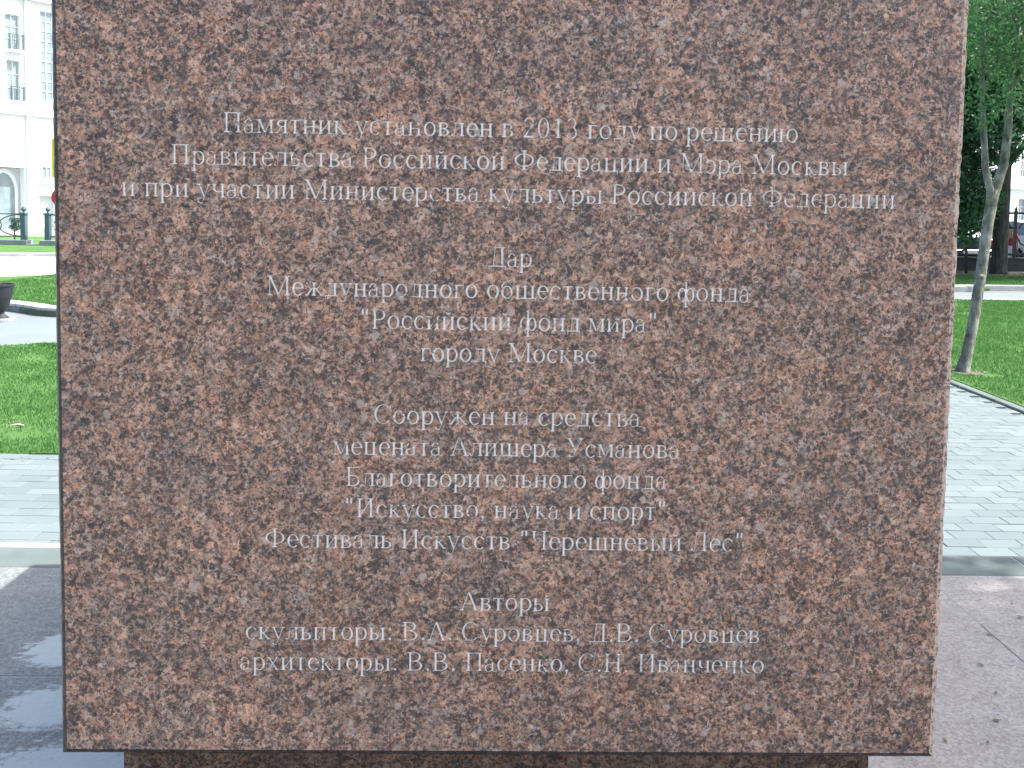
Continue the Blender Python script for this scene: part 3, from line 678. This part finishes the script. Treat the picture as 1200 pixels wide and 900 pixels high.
def lp(r):
    q = r.random()
    if q < .35: return (4.39 - abs(r.gauss(0, .12)), r.uniform(4.5, 12), .004)
    if q < .6: return (r.uniform(1.5, 4.3), r.uniform(3.7, 8), .004)
    if q < .8: return (r.uniform(-6, -1.2), 5.12 - abs(r.gauss(0, .08)), .004)
    return (r.uniform(1.2, 3.2), r.uniform(1.9, 3.3), .124)
M['litter'] = leafmat('dry_leaf_litter', [(0.09, 0.08, 0.05), (0.16, 0.15, 0.08), (0.10, 0.15, 0.05)], 0.1, 5.0)
litter('leaf_litter', lp, 420, 3, 'scattered dry leaf scraps along the edges of the paving')
# bare patch at the young tree's foot
pp = [(4.84 + (0.20 + 0.05 * math.sin(3 * a) + 0.04 * math.sin(5 * a + 1)) * math.cos(a), 8.42 + (0.20 + 0.05 * math.cos(2 * a)) * math.sin(a)) for a in [2 * math.pi * k / 20 for k in range(20)]]
sheet('bare_soil_patch', [(max(x, 4.5), y) for x, y in pp], 0.018, M['soil'])
o = MB().tube([(-3.65, 5.80, 0.022), (-3.61, 5.815, 0.026), (-3.56, 5.80, 0.022)], [0.004, 0.006, 0.004], 6).build('stick', M['wood']); tag(o, 'short pale stick lying on the near left lawn', 'stick')

# ================================================================== TREES
def clump_leaves(clumps, per, leaf, seed, flat=0.6):
    r = np.random.default_rng(seed); out = []
    for (cx, cy, cz, rad) in clumps:
        n = max(8, int(per * (rad ** 2)))
        p = r.normal(0, 1, (n, 3)); p /= np.linalg.norm(p, axis=1)[:, None]; p *= (rad * r.uniform(.35, 1, n) ** .6)[:, None]; p[:, 2] *= flat
        p += np.array([cx, cy, cz])
        a = r.normal(0, 1, (n, 3)); a /= np.linalg.norm(a, axis=1)[:, None]; u = r.normal(0, 1, (n, 3)); u[:, 2] *= .5; b = np.cross(a, u); b /= np.linalg.norm(b, axis=1)[:, None]
        s = leaf * r.uniform(.6, 1.35, n)[:, None]
        q = np.stack([p - a * s, p + b * s * .38 - a * s * .1, p + a * s, p - b * s * .38 - a * s * .1], 1); out.append(q.reshape(-1, 3))
    return np.concatenate(out)
def ellip_clumps(c_, rx, ry, rz, n, rad, seed, hollow=.45, keep=None):
    r = random.Random(seed); out = []
    while len(out) < n:
        d = Vector((r.gauss(0, 1), r.gauss(0, 1), r.gauss(0, 1))).normalized() * (hollow + (1 - hollow) * r.random() ** .6)
        p = (c_[0] + d.x * rx, c_[1] + d.y * ry, c_[2] + d.z * rz)
        if keep and not keep(p): continue
        out.append((*p, rad * r.uniform(.6, 1.3)))
    return out
def tree(name, base, trunk_pts, trunk_r, limbs, clumps, per, leaf, lm, bm_, seed, label, cat='tree', group=None):
    root = empty(name, base, 0, label, cat, group)
    mb = MB(); inv = Vector(base)
    mb.tube([Vector(p) - inv for p in trunk_pts], trunk_r, 12).build('trunk', bm_, root, True)
    for pts, rr in limbs: MB().tube([Vector(p) - inv for p in pts], rr, 8).build('limb', bm_, root, True)
    V = clump_leaves([(a - base[0], b - base[1], c_ - base[2], d) for a, b, c_, d in clumps], per, leaf, seed)
    tri_obj('crown', V, 4, lm, root); return root
def auto_limbs(p0, r0, clumps, k, seed):
    r = random.Random(seed); out = []
    for c_ in r.sample(clumps, min(k, len(clumps))):
        a = Vector(p0[r.randrange(len(p0))]); b = Vector(c_[:3]); m = a.lerp(b, .5) + Vector((0, 0, .12 * (b - a).length)) + Vector((r.uniform(-.1, .1), r.uniform(-.1, .1), 0)) * (b - a).length
        out.append(([a, a.lerp(m, .5) + Vector((0, 0, .02)), m, b], [r0, r0 * .75, r0 * .5, r0 * .12]))
    return out
# young leaning tree, forked, on the right lawn
fork = (5.25, 8.8, 2.0)
ycl = ellip_clumps((5.55, 9.1, 4.35), 1.5, 1.4, 1.5, 170, .34, 21, .3, keep=lambda p: p[2] > 2.95) + [(5.0, 9.2, 2.95, .25), (5.15, 8.8, 3.05, .3), (5.65, 8.8, 3.0, .28), (5.2, 8.6, 3.3, .34), (5.6, 8.6, 3.35, .34), (5.4, 8.5, 3.6, .36), (5.75, 8.6, 3.7, .3), (5.08, 8.62, 2.80, .2), (5.14, 8.58, 2.98, .26), (5.02, 8.6, 2.62, .13), (5.35, 8.75, 2.85, .22), (5.05, 8.7, 2.75, .2), (5.95, 9.1, 2.85, .3), (6.0, 9.3, 2.55, .25)]
yl = [([(5.20, 8.76, 1.78), (5.205, 8.78, 1.95), (5.15, 8.8, 2.20), (5.12, 8.8, 2.53), (5.09, 8.82, 2.99), (5.12, 8.9, 3.9)], [.040, .040, .036, .033, .022, .010]),
      ([(5.055, 8.64, 0.98), (5.06, 8.645, 1.01), (5.065, 8.65, 1.04)], [.05, .059, .05])]
yl += auto_limbs([(5.2, 9.05, 3.0), (5.57, 9.1, 3.1), (5.2, 9.1, 3.6), (5.62, 9.1, 3.8)], .022, ycl, 16, 3)
yt = tree('young_tree', (4.81, 8.45, 0), [(4.80, 8.44, -.05), (4.81, 8.45, 0.03), (4.855, 8.47, .18), (4.95, 8.55, .47), (5.07, 8.65, 1.02), (5.18, 8.75, 1.60), (5.25, 8.8, 1.90), (5.33, 8.85, 2.06), (5.40, 8.88, 2.24), (5.44, 8.9, 2.64), (5.45, 8.92, 3.15), (5.6, 8.95, 4.4)], [.090, .070, .056, .053, .054, .055, .058, .051, .046, .040, .026, .010], yl, ycl, 1100, .034, M['leaf_mid'], M['bark_pale'], 5,
     'young leaning tree with a pale forked trunk rising from the right lawn')
# old trees along the fence
def big_tree(x, y, h, r, seed, label, low=None, tr=.18, lean=0.0, per=420, leaf=.085, n=120, group='old trees along the dark iron fence', lm='leaf_dark', zc=None, rz=None):
    zc = zc or h * .62; rz = rz or h * .42
    cl = ellip_clumps((x + lean, y, zc), r, r * .8, rz, n, .8, seed, .3, keep=low)
    tp = [(x, y, -.1), (x, y, .15), (x + lean * .1, y, 1.5), (x + lean * .2, y, 3), (x + lean * .4, y, 4.6), (x + lean, y, zc + rz * .5)]
    lb = auto_limbs(tp[3:5], tr * .5, cl, 14, seed)
    return tree('old_tree', (x, y, 0), tp, [tr * 1.5, tr * 1.1, tr, tr * .9, tr * .75, tr * .2], lb, cl, per, leaf, M[lm], M['bark_dark'], seed, label, group=group)
def low_fn(p): return p[2] > (1.1 if p[0] < 13.3 else 4.0 - 0.15 * max(0, p[0] - 15))
big_tree(13.87, 22.8, 10.5, 4.4, 31, 'dark straight trunk standing close behind the young leaning tree', low_fn, .19, .1, n=330, zc=6.6, rz=4.6)
big_tree(11.0, 22.9, 9.5, 3.0, 32, 'dense dark tree whose low branches hang just right of the pedestal', lambda p: p[2] > (1.5 if p[0] < 13.1 else 4.2), .17, n=260, zc=5.4, rz=4.4)
big_tree(20.5, 23.2, 11, 4.2, 33, 'dark leafy tree by the fence beyond the right edge', lambda p: p[2] > 3.8, .2, n=110)
for bx, by, bs, bl_ in ((6.8, 23.0, 34, 'dark leafy tree by the fence, hidden from the front by the pedestal'), (1.5, 33.0, 51, 'leafy street tree straight behind the pedestal'), (-4.2, 36.0, 52, 'leafy street tree behind the pedestal, nearer the white town house')):
    big_tree(bx, by, 10, 3.6, bs, bl_, lambda p: p[2] > 2.4, .18, n=90, per=260, leaf=.11, group=None)
# low leaf sprays hanging in front of the fence
cl = ellip_clumps((12.75, 22.6, 2.0), .8, .5, 1.2, 60, .36, 77, .2)
tree('sapling', (12.9, 22.7, 0), [(12.9, 22.7, 0), (12.85, 22.7, 1), (12.8, 22.65, 2.4)], [.04, .03, .015], auto_limbs([(12.85, 22.7, 1.2)], .015, cl, 8, 4), cl, 500, .075, M['leaf_mid'], M['bark_dark'], 9, 'leafy sapling in front of the fence at the pedestal\'s right edge')
# out-of-view tree added on the right lawn; crown shaped to shade the slabs
big_tree(8.2, 1.50, 9, 2.75, 36, 'unseen tree on the right lawn, its crown placed to shade the platform slabs', lambda p: p[2] > 4.5, .14, -1.2, 1000, .075, 120, group=None, lm='leaf_mid', zc=7.0, rz=1.9)
# branch end at top left
cl = ellip_clumps((-6.6, 8.6, 5.0), 1.35, 1.2, 1.0, 60, .35, 55, .2) + [(-5.75, 9.0, 3.98, .16), (-5.6, 9.0, 4.0, .14), (-5.9, 9, 4.1, .3)]
tree('lime_tree', (-7.6, 8.2, 0), [(-7.6, 8.2, 0), (-7.55, 8.2, 1.5), (-7.4, 8.3, 3.2), (-7.0, 8.4, 5.0)], [.12, .1, .08, .03], auto_limbs([(-7.4, 8.3, 3.2), (-7.2, 8.3, 4)], .04, cl, 12, 6), cl, 900, .04, M['leaf_mid'], M['bark_pale'], 12, 'lime tree whose leaf tips hang into the top left corner')

# ================================================================== FENCES
def scroll_panel(root, x0, x1, y, z0, z1, mat, r=0.026):
    """one bay: rails, a centre ring, four sweeping scrolls"""
    MB().box(x0, x1, y - .018, y + .018, z1 - .035, z1).build('top_rail', mat, root)
    MB().box(x0, x1, y - .018, y + .018, z0, z0 + .035).build('bottom_rail', mat, root)
    cx, cz, hh = (x0 + x1) / 2, (z0 + z1) / 2, (z1 - z0) / 2 - .035
    R0 = hh * .52
    MB().tube([(cx + R0 * math.cos(a), y, cz + R0 * math.sin(a)) for a in [2 * math.pi * k / 24 for k in range(25)]], r, 6, False).build('ring', mat, root, True)
    w = (x1 - x0) / 2
    for sx in (-1, 1):
        for sz in (-1, 1):
            pts = []
            for k in range(13):
                q = k / 12 * math.pi / 2
                pts.append((cx + sx * (w - (w - .1) * math.sin(q) * .98), y, cz + sz * (hh - hh * (1 - math.cos(q)) * .92)))
            MB().tube(pts, r, 6, False).build('scroll', mat, root, True)
            rr = hh * .3; c0 = (cx + sx * w * .72, cz - 0 + sz * hh * .25)
            MB().tube([(c0[0] + rr * math.cos(a) * sx, y, c0[1] * 1 + rr * math.sin(a) * sz) for a in [math.pi * 1.5 * k / 14 for k in range(15)]], r * .8, 6, False).build('curl', mat, root, True)
fr = empty('iron_fence', (0, 24.0, 0), 0, 'black wrought iron fence with scrolls on the low dark wall at right', 'fence')
PX = [15.03 + 2.05 * k for k in range(-5, 5)]
for i, px_ in enumerate(PX):
    MB().box(px_ - .036, px_ + .036, -.036, .036, .42, 1.84).lathe([(.0, 2.0), (.02, 1.93), (.045, 1.88), (.02, 1.835), (.05, 1.82)], px_, 0, 10).build('post', M['iron'], fr)
    if i: scroll_panel(fr, PX[i - 1] + .036, px_ - .036, 0, .50, 1.80, M['iron'])
wl = empty('low_wall', (0, 24.0, 0), 0, 'low dark stone wall carrying the black iron fence', 'wall')
MB().box(4, 26, -.18, .18, 0, .38).build('wall_body', M['wallstone_dark'], wl)
for k in range(22): MB().bbox(4 + k + .004, 5 + k - .004, -.21, .21, .381, .44, .01).build('coping_stone', M['wallstone_dark'], wl)
# left: pale painted fence with posts and ball finials, on a stone base
fl = empty('painted_fence', (0, 29.0, 0), 0, 'grey-blue iron fence with ball-topped posts before the white building', 'fence')
def lpost(x):
    MB().box(x - .085, x + .085, -.085, .085, .24, 1.16).box(x - .12, x + .12, -.12, .12, 1.161, 1.22).lathe([(.05, 1.221), (.03, 1.26), (.08, 1.32), (.085, 1.37), (.05, 1.43), (0, 1.45)], x, 0, 12).build('post', M['iron_pale'], fl)
LP = [-23.8, -21.75, -19.7, -17.66, -16.79, -14.75, -12.7]
for x in LP: lpost(x)
for a, b in ((0, 1), (1, 2), (2, 3), (4, 5), (5, 6)): scroll_panel(fl, LP[a] + .086, LP[b] - .086, 0, .34, 1.19, M['iron_pale'], .02)
wl2 = empty('stone_base_wall', (0, 29.0, 0), 0, 'low blue-grey stone footing under the painted fence', 'wall')
for a, b in ((-24, -20.8), (-20.8, -17.45), (-17.45, -17.0), (-17.0, -13.8), (-13.8, -12.4)):
    MB().bbox(a + .004, b - .004, -.2, .2, 0, .24 if not (a == -17.45) else .1, .012).build('base_stone', M['wallstone'], wl2)
# planter bush behind the fence
cl = ellip_clumps((-18.75, 30.2, .75), .25, .25, .3, 12, .14, 88, .1)
tree('shrub', (-18.75, 30.2, 0), [(-18.75, 30.2, 0), (-18.75, 30.2, .7)], [.03, .015], [], cl, 2200, .04, M['leaf_dark'], M['bark_dark'], 18, 'small round shrub behind the painted fence', 'shrub')

# ================================================================== URN
ur = empty('urn_planter', (-7.13, 11.15, 0), 0, 'dark flared urn on a narrow foot cut by the left edge of the photo', 'planter')
MB().lathe([(0, .46), (.14, .45), (.155, .50), (.172, .50), (.172, .475), (.16, .46), (.135, .32), (.095, .20), (.055, .13), (.035, .12)], n=24).build('bowl', M['urn'], ur, False)
MB().lathe([(.045, .11), (.035, .08), (.07, .05), (.11, .02)], n=16).build('stem', M['urn'], ur)
MB().lathe([(.0, .022), (.17, .022), (.18, .012), (.18, -.02)], n=24).build('foot', M['wallstone'], ur)

# ================================================================== BUILDINGS
def wall_open(u0, u1, z0, z1, ops, dep=.22):
    us = sorted({u0, u1, *[o[0] for o in ops], *[o[1] for o in ops]}); zs = sorted({z0, z1, *[o[2] for o in ops], *[o[3] for o in ops]})
    us = [u for u in us if u0 <= u <= u1]; zs = [z for z in zs if z0 <= z <= z1]; mb = MB()
    for a, b in zip(us, us[1:]):
        for c_, d in zip(zs, zs[1:]):
            m_ = ((a + b) / 2, (c_ + d) / 2)
            if any(o[0] < m_[0] < o[1] and o[2] < m_[1] < o[3] for o in ops): continue
            mb.add([(a, 0, c_), (b, 0, c_), (b, 0, d), (a, 0, d)], [(0, 1, 2, 3)])
    for o in ops:
        a, b, c_, d = o[:4]
        mb.add([(a, 0, c_), (b, 0, c_), (b, 0, d), (a, 0, d), (a, dep, c_), (b, dep, c_), (b, dep, d), (a, dep, d)], [(0, 4, 5, 1), (1, 5, 6, 2), (2, 6, 7, 3), (3, 7, 4, 0)])
    mb.add([(u0, 0, z0), (u0, 8, z0), (u1, 8, z0), (u1, 0, z0), (u0, 0, z1), (u0, 8, z1), (u1, 8, z1), (u1, 0, z1)], [(0, 1, 5, 4), (1, 2, 6, 5), (2, 3, 7, 6), (4, 5, 6, 7)])
    return mb
def window(root, a, b, c_, d, nx=2, nz=3, mat='frame', dep=.18, fw=.06):
    w = MB().box(a, b, dep - .05, dep, c_, c_ + fw).box(a, b, dep - .05, dep, d - fw, d).box(a, a + fw, dep - .05, dep, c_ + fw, d - fw).box(b - fw, b, dep - .05, dep, c_ + fw, d - fw)
    for i in range(1, nx): x = a + (b - a) * i / nx; w.box(x - .025, x + .025, dep - .04, dep - .003, c_ + fw, d - fw)
    for i in range(1, nz): z = c_ + (d - c_) * i / nz; w.box(a + fw, b - fw, dep - .036, dep - .006, z - .02, z + .02)
    o = w.build('window', M[mat], root)
    MB().box(a + .01, b - .01, dep + .001, dep + .02, c_ + .01, d - .01).build('pane', M['glass'], o); return o
def balcony(root, a, b, z, h=.95):
    s = MB().box(a - .12, b + .12, -.42, -.002, z - .12, z).build('balcony', M['stucco'], root)
    r = MB().box(a - .1, b + .1, -.40, -.37, z + h - .04, z + h).box(a - .1, a - .07, -.37, -.004, z + h - .04, z + h).box(b + .07, b + .1, -.37, -.004, z + h - .04, z + h)
    n = 7
    for i in range(n + 1): x = a - .1 + (b - a + .17) * i / n; r.box(x, x + .03, -.40, -.37, z, z + h - .04)
    for y in (-.28, -.14): r.box(a - .1, a - .07, y, y + .03, z, z + h - .04); r.box(b + .07, b + .1, y, y + .03, z, z + h - .04)
    r.build('railing', M['iron_pale'], s)
ang = math.atan2(.8, .6)
bl = empty('town_house', (-30, 50, 0), ang, 'bright white town house with balconies and an arched porch at far left', 'building')
wins = []; base_t = [-1.29, -3.6, -5.9, -8.2, 4.4, 6.7, 9.0, 11.3]
for tt in base_t:
    wins += [(tt, tt + .82, 10.75, 12.92), (tt + .06, tt + .80, 7.70, 10.15), (tt, tt + .82, 14.2, 16.2)]
ops = wins + [(.68, 2.55, 7.88, 13.46), (.63, 1.32, 3.03, 3.86), (.5, 1.42, -.05, 1.94), (-1.95, -.33, -.05, 3.68), (-4.3, -2.7, -.05, 3.68), (-6.7, -5.1, -.05, 3.68), (4.3, 5.9, -.05, 3.68), (6.6, 8.2, -.05, 3.68)]
wall_open(-12, 16, -.1, 18.5, ops, .9).build('wall', M['stucco'], bl)
for w_ in wins: window(bl, *w_)
for tt in base_t: balcony(bl, tt + .25, tt + .82, 10.75); balcony(bl, tt + .3, tt + .80, 7.70, .85)
window(bl, .68, 2.55, 7.88, 13.46, 5, 9, dep=.1); window(bl, .63, 1.32, 3.03, 3.86, 2, 1, dep=.1, fw=.1)
dd = MB().box(.5, 1.42, .3, .36, -.05, 1.94).build('door', M['stucco_tint'], bl)
for zc_, (a, b) in zip(range(5), [(-1.95, -.33), (-4.3, -2.7), (-6.7, -5.1), (4.3, 5.9), (6.6, 8.2)]):
    MB().box(a + .002, b - .002, .7, .74, -.05, 3.66).build('porch_wall', M['stucco_tint'], bl)
    cxx = (a + b) / 2 - .13; rr = .62
    arch = MB()
    P1 = [(cxx + rr * math.cos(t_), cxx + (rr + .16) * math.cos(t_), 2.15 + 1.25 * rr / .62 * math.sin(t_) * .95, 2.15 + 1.45 * math.sin(t_)) for t_ in [math.pi * k / 16 for k in range(17)]]
    for p, q in zip(P1, P1[1:]):
        arch.add([(p[0], .58, p[2]), (p[1], .58, p[3]), (q[1], .58, q[3]), (q[0], .58, q[2]), (p[0], .69, p[2]), (p[1], .69, p[3]), (q[1], .69, q[3]), (q[0], .69, q[2])], [(0, 1, 2, 3), (1, 5, 6, 2), (0, 3, 7, 4)])
    arch.box(cxx - rr - .16, cxx - rr, .58, .69, -.05, 2.15).box(cxx + rr, cxx + rr + .16, .58, .69, -.05, 2.15).build('arch', M['stucco'], bl)
    dr = MB().add([(cxx + rr * math.cos(t_), .66, 2.15 + 1.19 * math.sin(t_)) for t_ in [math.pi * k / 16 for k in range(17)]] + [(cxx - rr, .66, -.05), (cxx + rr, .66, -.05)], [tuple(range(19))]).build('arched_door', M['glass'], bl)
for u in (-.2, -2.35, -4.8, 2.9, 6.1): MB().box(u + .0, u + .34, -.16, -.002, -.05, 13.9).box(u - .06, u + .40, -.22, -.161, -.05, .5).build('pilaster', M['stucco'], bl)
MB().box(-12.1, 16.1, -.35, -.003, 13.95, 14.1).box(-12.1, 16.1, -.25, -.003, 6.9, 7.05).build('cornice', M['stucco'], bl)
MB().box(-12.3, 16.3, -.5, 8.3, 18.51, 18.8).build('roof', M['roof'], bl)
sg = MB().box(.31, 1.3, -.10, -.003, 1.98, 2.84).build('sign_board', M['sign_board'], bl)
MB().box(.36, 1.22, -.12, -.101, 2.50, 2.76).build('panel', M['sign_grey'], sg)
MB().box(.34, 1.24, -.12, -.101, 2.20, 2.27).build('panel', M['sign_grey'], sg)
# right building
br = empty('town_house', (38, 60, 0), R(28), 'white plastered town house seen beyond the fence through the trees', 'building')
ops = [(u, u + 1.0, z, z + 1.8) for u in [-16 + 2.6 * k for k in range(13)] for z in (1.2, 4.6, 8.0, 11.4)]
wall_open(-18, 18, -.1, 15, ops, .25).build('wall', M['stucco'], br)
for o_ in ops:
    window(br, *o_[:4])
MB().box(-18.1, 18.1, -.3, -.003, 3.7, 3.95).box(-18.1, 18.1, -.4, -.003, 14.5, 14.9).build('cornice', M['stucco'], br)
MB().box(-18.4, 18.4, -.6, 8.3, 15.01, 15.3).build('roof', M['roof'], br)

# ================================================================== SIGNS beyond the left edge
sp = empty('sign_post', (-17.30, 30.4, 0), 0, 'grey pole with a yellow panel over a round red sign at the pedestal\'s left edge', 'sign')
MB().tube([(0, 0, 0), (0, 0, 4.6)], .03, 8).build('pole', M['iron_pale'], sp)
MB().box(-.09, .60, -.06, -.035, 2.55, 4.0).build('yellow_panel', M['yellow'], sp)
mb = MB(); mb.v = [(.2 + .33 * math.cos(2 * math.pi * k / 28), y, 1.80 + .33 * math.sin(2 * math.pi * k / 28)) for y in (-.06, -.035) for k in range(28)]
mb.f = [tuple(range(27, -1, -1)), tuple(range(28, 56))] + [(k, (k + 1) % 28, (k + 1) % 28 + 28, k + 28) for k in range(28)]
mb.build('red_disc', M['red'], sp)

# ================================================================== CARS
def car(x, y, rz, paint, label, zs=1.0):
    root = empty('parked_car', (x, y, 0), rz, label, 'car', 'cars parked in the street behind the iron fence')
    # stations along the length (rear at y = 0): y, z_low, z_belt, z_roof, half width low, half width roof
    st = [(0.0, .42, .80, .82, .70, .62), (.06, .30, .92, .96, .80, .64), (.35, .26, .98, 1.20, .86, .60), (.9, .24, .98, 1.43, .88, .60), (1.7, .24, .97, 1.48, .88, .61), (2.5, .24, .95, 1.43, .88, .60),
          (3.1, .24, .93, 1.14, .88, .60), (3.45, .24, .92, .94, .87, .66), (4.1, .26, .80, .84, .84, .62), (4.38, .34, .68, .70, .74, .56)]
    V = []; F = []; mi = []
    for (yy, zl, zb, zr, wl_, wr) in st:
        for sx in (-1, 1):
            pass
        row = [(-wl_ * .93, yy, zl), (-wl_, yy, (zl + zb) * .5), (-wl_ * .97, yy, zb), (-wr, yy, max(zr - .05, zb + .005)), (-wr * .8, yy, zr), (wr * .8, yy, zr), (wr, yy, max(zr - .05, zb + .005)), (wl_ * .97, yy, zb), (wl_, yy, (zl + zb) * .5), (wl_ * .93, yy, zl)]
        V += [(a, b, c_ * zs if c_ > .5 else c_) for a, b, c_ in row]
    n = 10
    for i in range(len(st) - 1):
        for j in range(n - 1):
            F.append((i * n + j, i * n + j + 1, (i + 1) * n + j + 1, (i + 1) * n + j)); glass = (j in (2, 6) and 2 <= i <= 5) or (j in (3, 4, 5) and i in (2, 5)); mi.append(1 if glass else 0)
    F += [tuple(range(n)), tuple(range((len(st) - 1) * n + n - 1, (len(st) - 1) * n - 1, -1))]; mi += [0, 0]
    body_f = [f for f, m_ in zip(F, mi) if m_ == 0]; gl = [f for f, m_ in zip(F, mi) if m_]
    mesh('body', V, body_f, paint, root); mesh('windows', V, gl, M['car_glass'], root)
    for sx in (-1, 1):
        for yy in (.85, 3.5):
            w = MB(); w.v = []; w.f = []
            for xx in (sx * .70, sx * .895):
                w.v += [(xx, yy + .32 * math.cos(2 * math.pi * k / 20), .32 + .32 * math.sin(2 * math.pi * k / 20)) for k in range(20)]
            w.f = [(k, (k + 1) % 20, (k + 1) % 20 + 20, k + 20) for k in range(20)] + [tuple(range(20)), tuple(range(39, 19, -1))]
            wo_ = w.build('wheel', M['tyre'], root)
            rm = MB(); xx = sx * .9; rm.v = [(xx, yy + .2 * math.cos(2 * math.pi * k / 16), .32 + .2 * math.sin(2 * math.pi * k / 16)) for k in range(16)] + [(xx - sx * .03, yy, .32)]
            rm.f = [(k, (k + 1) % 16, 16) for k in range(16)]; rm.build('rim', M['rim'], wo_)
        MB().bbox(min(sx * .50, sx * .80), max(sx * .50, sx * .80), -.025, .07, .70 * zs, .90 * zs, .01).build('tail_light', M['tail'], root)
        MB().bbox(min(sx * .95, sx * .87), max(sx * .95, sx * .87), 2.75, 2.9, .92, 1.05, .02).build('mirror', paint, root)
    MB().bbox(-.78, .78, -.06, .02, .36, .55, .03).build('bumper', paint, root)
    MB().box(-.26, .26, -.075, -.061, .42, .53).build('number_plate', M['white_paint'], root)
    return root
car(15.2, 26.6, R(2), M['car_navy'], 'dark navy parked car behind the fence left of the leaning trunk')
car(17.4, 29.0, R(-3), M['car_dark'], 'charcoal parked car seen just right of the dark trunk', 1.0)
car(17.95, 26.3, R(-4), M['car_white'], 'white parked car behind the fence at the right edge', 1.05)

# ================================================================== PERSON in the street
rs = empty('round_sign', (16.68, 27.2, 0), 0, 'narrow red oval sign on a thin pole behind the iron fence', 'sign')
MB().tube([(0, .03, 0), (0, .03, 1.9)], .02, 8).build('pole', M['iron'], rs)
mb = MB(); mb.v = [(.13 * math.cos(2 * math.pi * k / 28), y, 1.66 + .30 * math.sin(2 * math.pi * k / 28)) for y in (-.015, .008) for k in range(28)]
mb.f = [tuple(range(27, -1, -1)), tuple(range(28, 56))] + [(k, (k + 1) % 28, (k + 1) % 28 + 28, k + 28) for k in range(28)]
mb.build('panel', M['red'], rs)
pr = empty('person', (15.72, 25.3, 0), R(150), 'small person in a red top and white trousers standing behind the iron fence', 'person')
pr.scale = (.77, .77, .77)
def skin(name, pts, edges, rad, mat, parent, sub=1):
    me = bpy.data.meshes.new(name); me.from_pydata(pts, edges, []); o = link(name, me, parent)
    md = o.modifiers.new('skin', 'SKIN')
    for i, r_ in enumerate(rad): me.skin_vertices[0].data[i].radius = (r_, r_ * .85) if not isinstance(r_, tuple) else r_
    me.skin_vertices[0].data[0].use_root = True
    s_ = o.modifiers.new('sub', 'SUBSURF'); s_.levels = sub; s_.render_levels = sub
    me.materials.append(mat); return o
J = [(0, 0, .95), (0, 0, 1.15), (0, 0, 1.38), (0, 0, 1.50), (0, .01, 1.58), (0, .0, 1.68), (.10, 0, .90), (.11, .01, .50), (.11, 0, .08), (.11, .14, .03), (-.10, 0, .90), (-.12, .03, .50), (-.13, -.02, .08), (-.14, .12, .03),
     (.19, 0, 1.42), (.24, 0, 1.15), (.25, .08, .90), (.25, .11, .80), (-.19, 0, 1.42), (-.25, 0, 1.15), (-.24, .09, .90), (-.24, .12, .80)]
Ed = [(0, 1), (1, 2), (2, 3), (3, 4), (4, 5), (0, 6), (6, 7), (7, 8), (8, 9), (0, 10), (10, 11), (11, 12), (12, 13), (2, 14), (14, 15), (15, 16), (16, 17), (2, 18), (18, 19), (19, 20), (20, 21)]
Rd = [(.15, .10), (.14, .10), (.16, .10), .055, .075, .085, .085, .058, .04, .035, .085, .058, .04, .035, .055, .042, .032, .03, .055, .042, .032, .03]
me0 = bpy.data.meshes.new('tmp')
def skin2(name, ids, grow, mat, parent=pr):
    mp_ = {k: i for i, k in enumerate(ids)}
    o = bpy.data.objects.new(name, bpy.data.meshes.new(name)); COL.objects.link(o); o.parent = parent
    o.data.from_pydata([J[k] for k in ids], [(mp_[a], mp_[b]) for a, b in Ed if a in mp_ and b in mp_], [])
    o.modifiers.new('skin', 'SKIN'); sv = o.data.skin_vertices[0].data
    for i, k in enumerate(ids):
        r_ = Rd[k]; sv[i].radius = (r_[0] + grow, r_[1] + grow) if isinstance(r_, tuple) else (r_ + grow, r_ + grow)
    sv[0].use_root = True
    s_ = o.modifiers.new('sub', 'SUBSURF'); s_.levels = 2; s_.render_levels = 2
    o.data.materials.append(mat); return o
skin2('body', list(range(22)), 0, M['skin'])
J2 = list(J); J[15] = (.23, 0, 1.22); J[19] = (-.24, 0, 1.22)
skin2('shirt', [1, 0, 2, 14, 15, 18, 19], .014, M['shirt'])
J[8] = (.11, 0, .12); J[12] = (-.13, -.02, .12)
skin2('trousers', [0, 6, 7, 8, 10, 11, 12], .014, M['white_cloth'])
mb = MB()
for k in range(6):
    pass
bm_ = bmesh.new(); bmesh.ops.create_uvsphere(bm_, u_segments=12, v_segments=8, radius=.105)
for v in bm_.verts: v.co = Vector((v.co.x * .92, v.co.y * 1.0 - .02, v.co.z + 1.69))
bmesh.ops.delete(bm_, geom=[v for v in bm_.verts if v.co.y > .055 and v.co.z < 1.72 or v.co.z < 1.63], context='VERTS')
hm = bpy.data.meshes.new('hair'); bm_.to_mesh(hm); bm_.free(); hm.materials.append(M['hair']); link('hair', hm, pr)
for sx in (-1, 1):
    MB().bbox(sx * .12 - .045, sx * .12 + .045, -.06, .19, .0, .09, .02).build('shoe', M['urn'], pr)
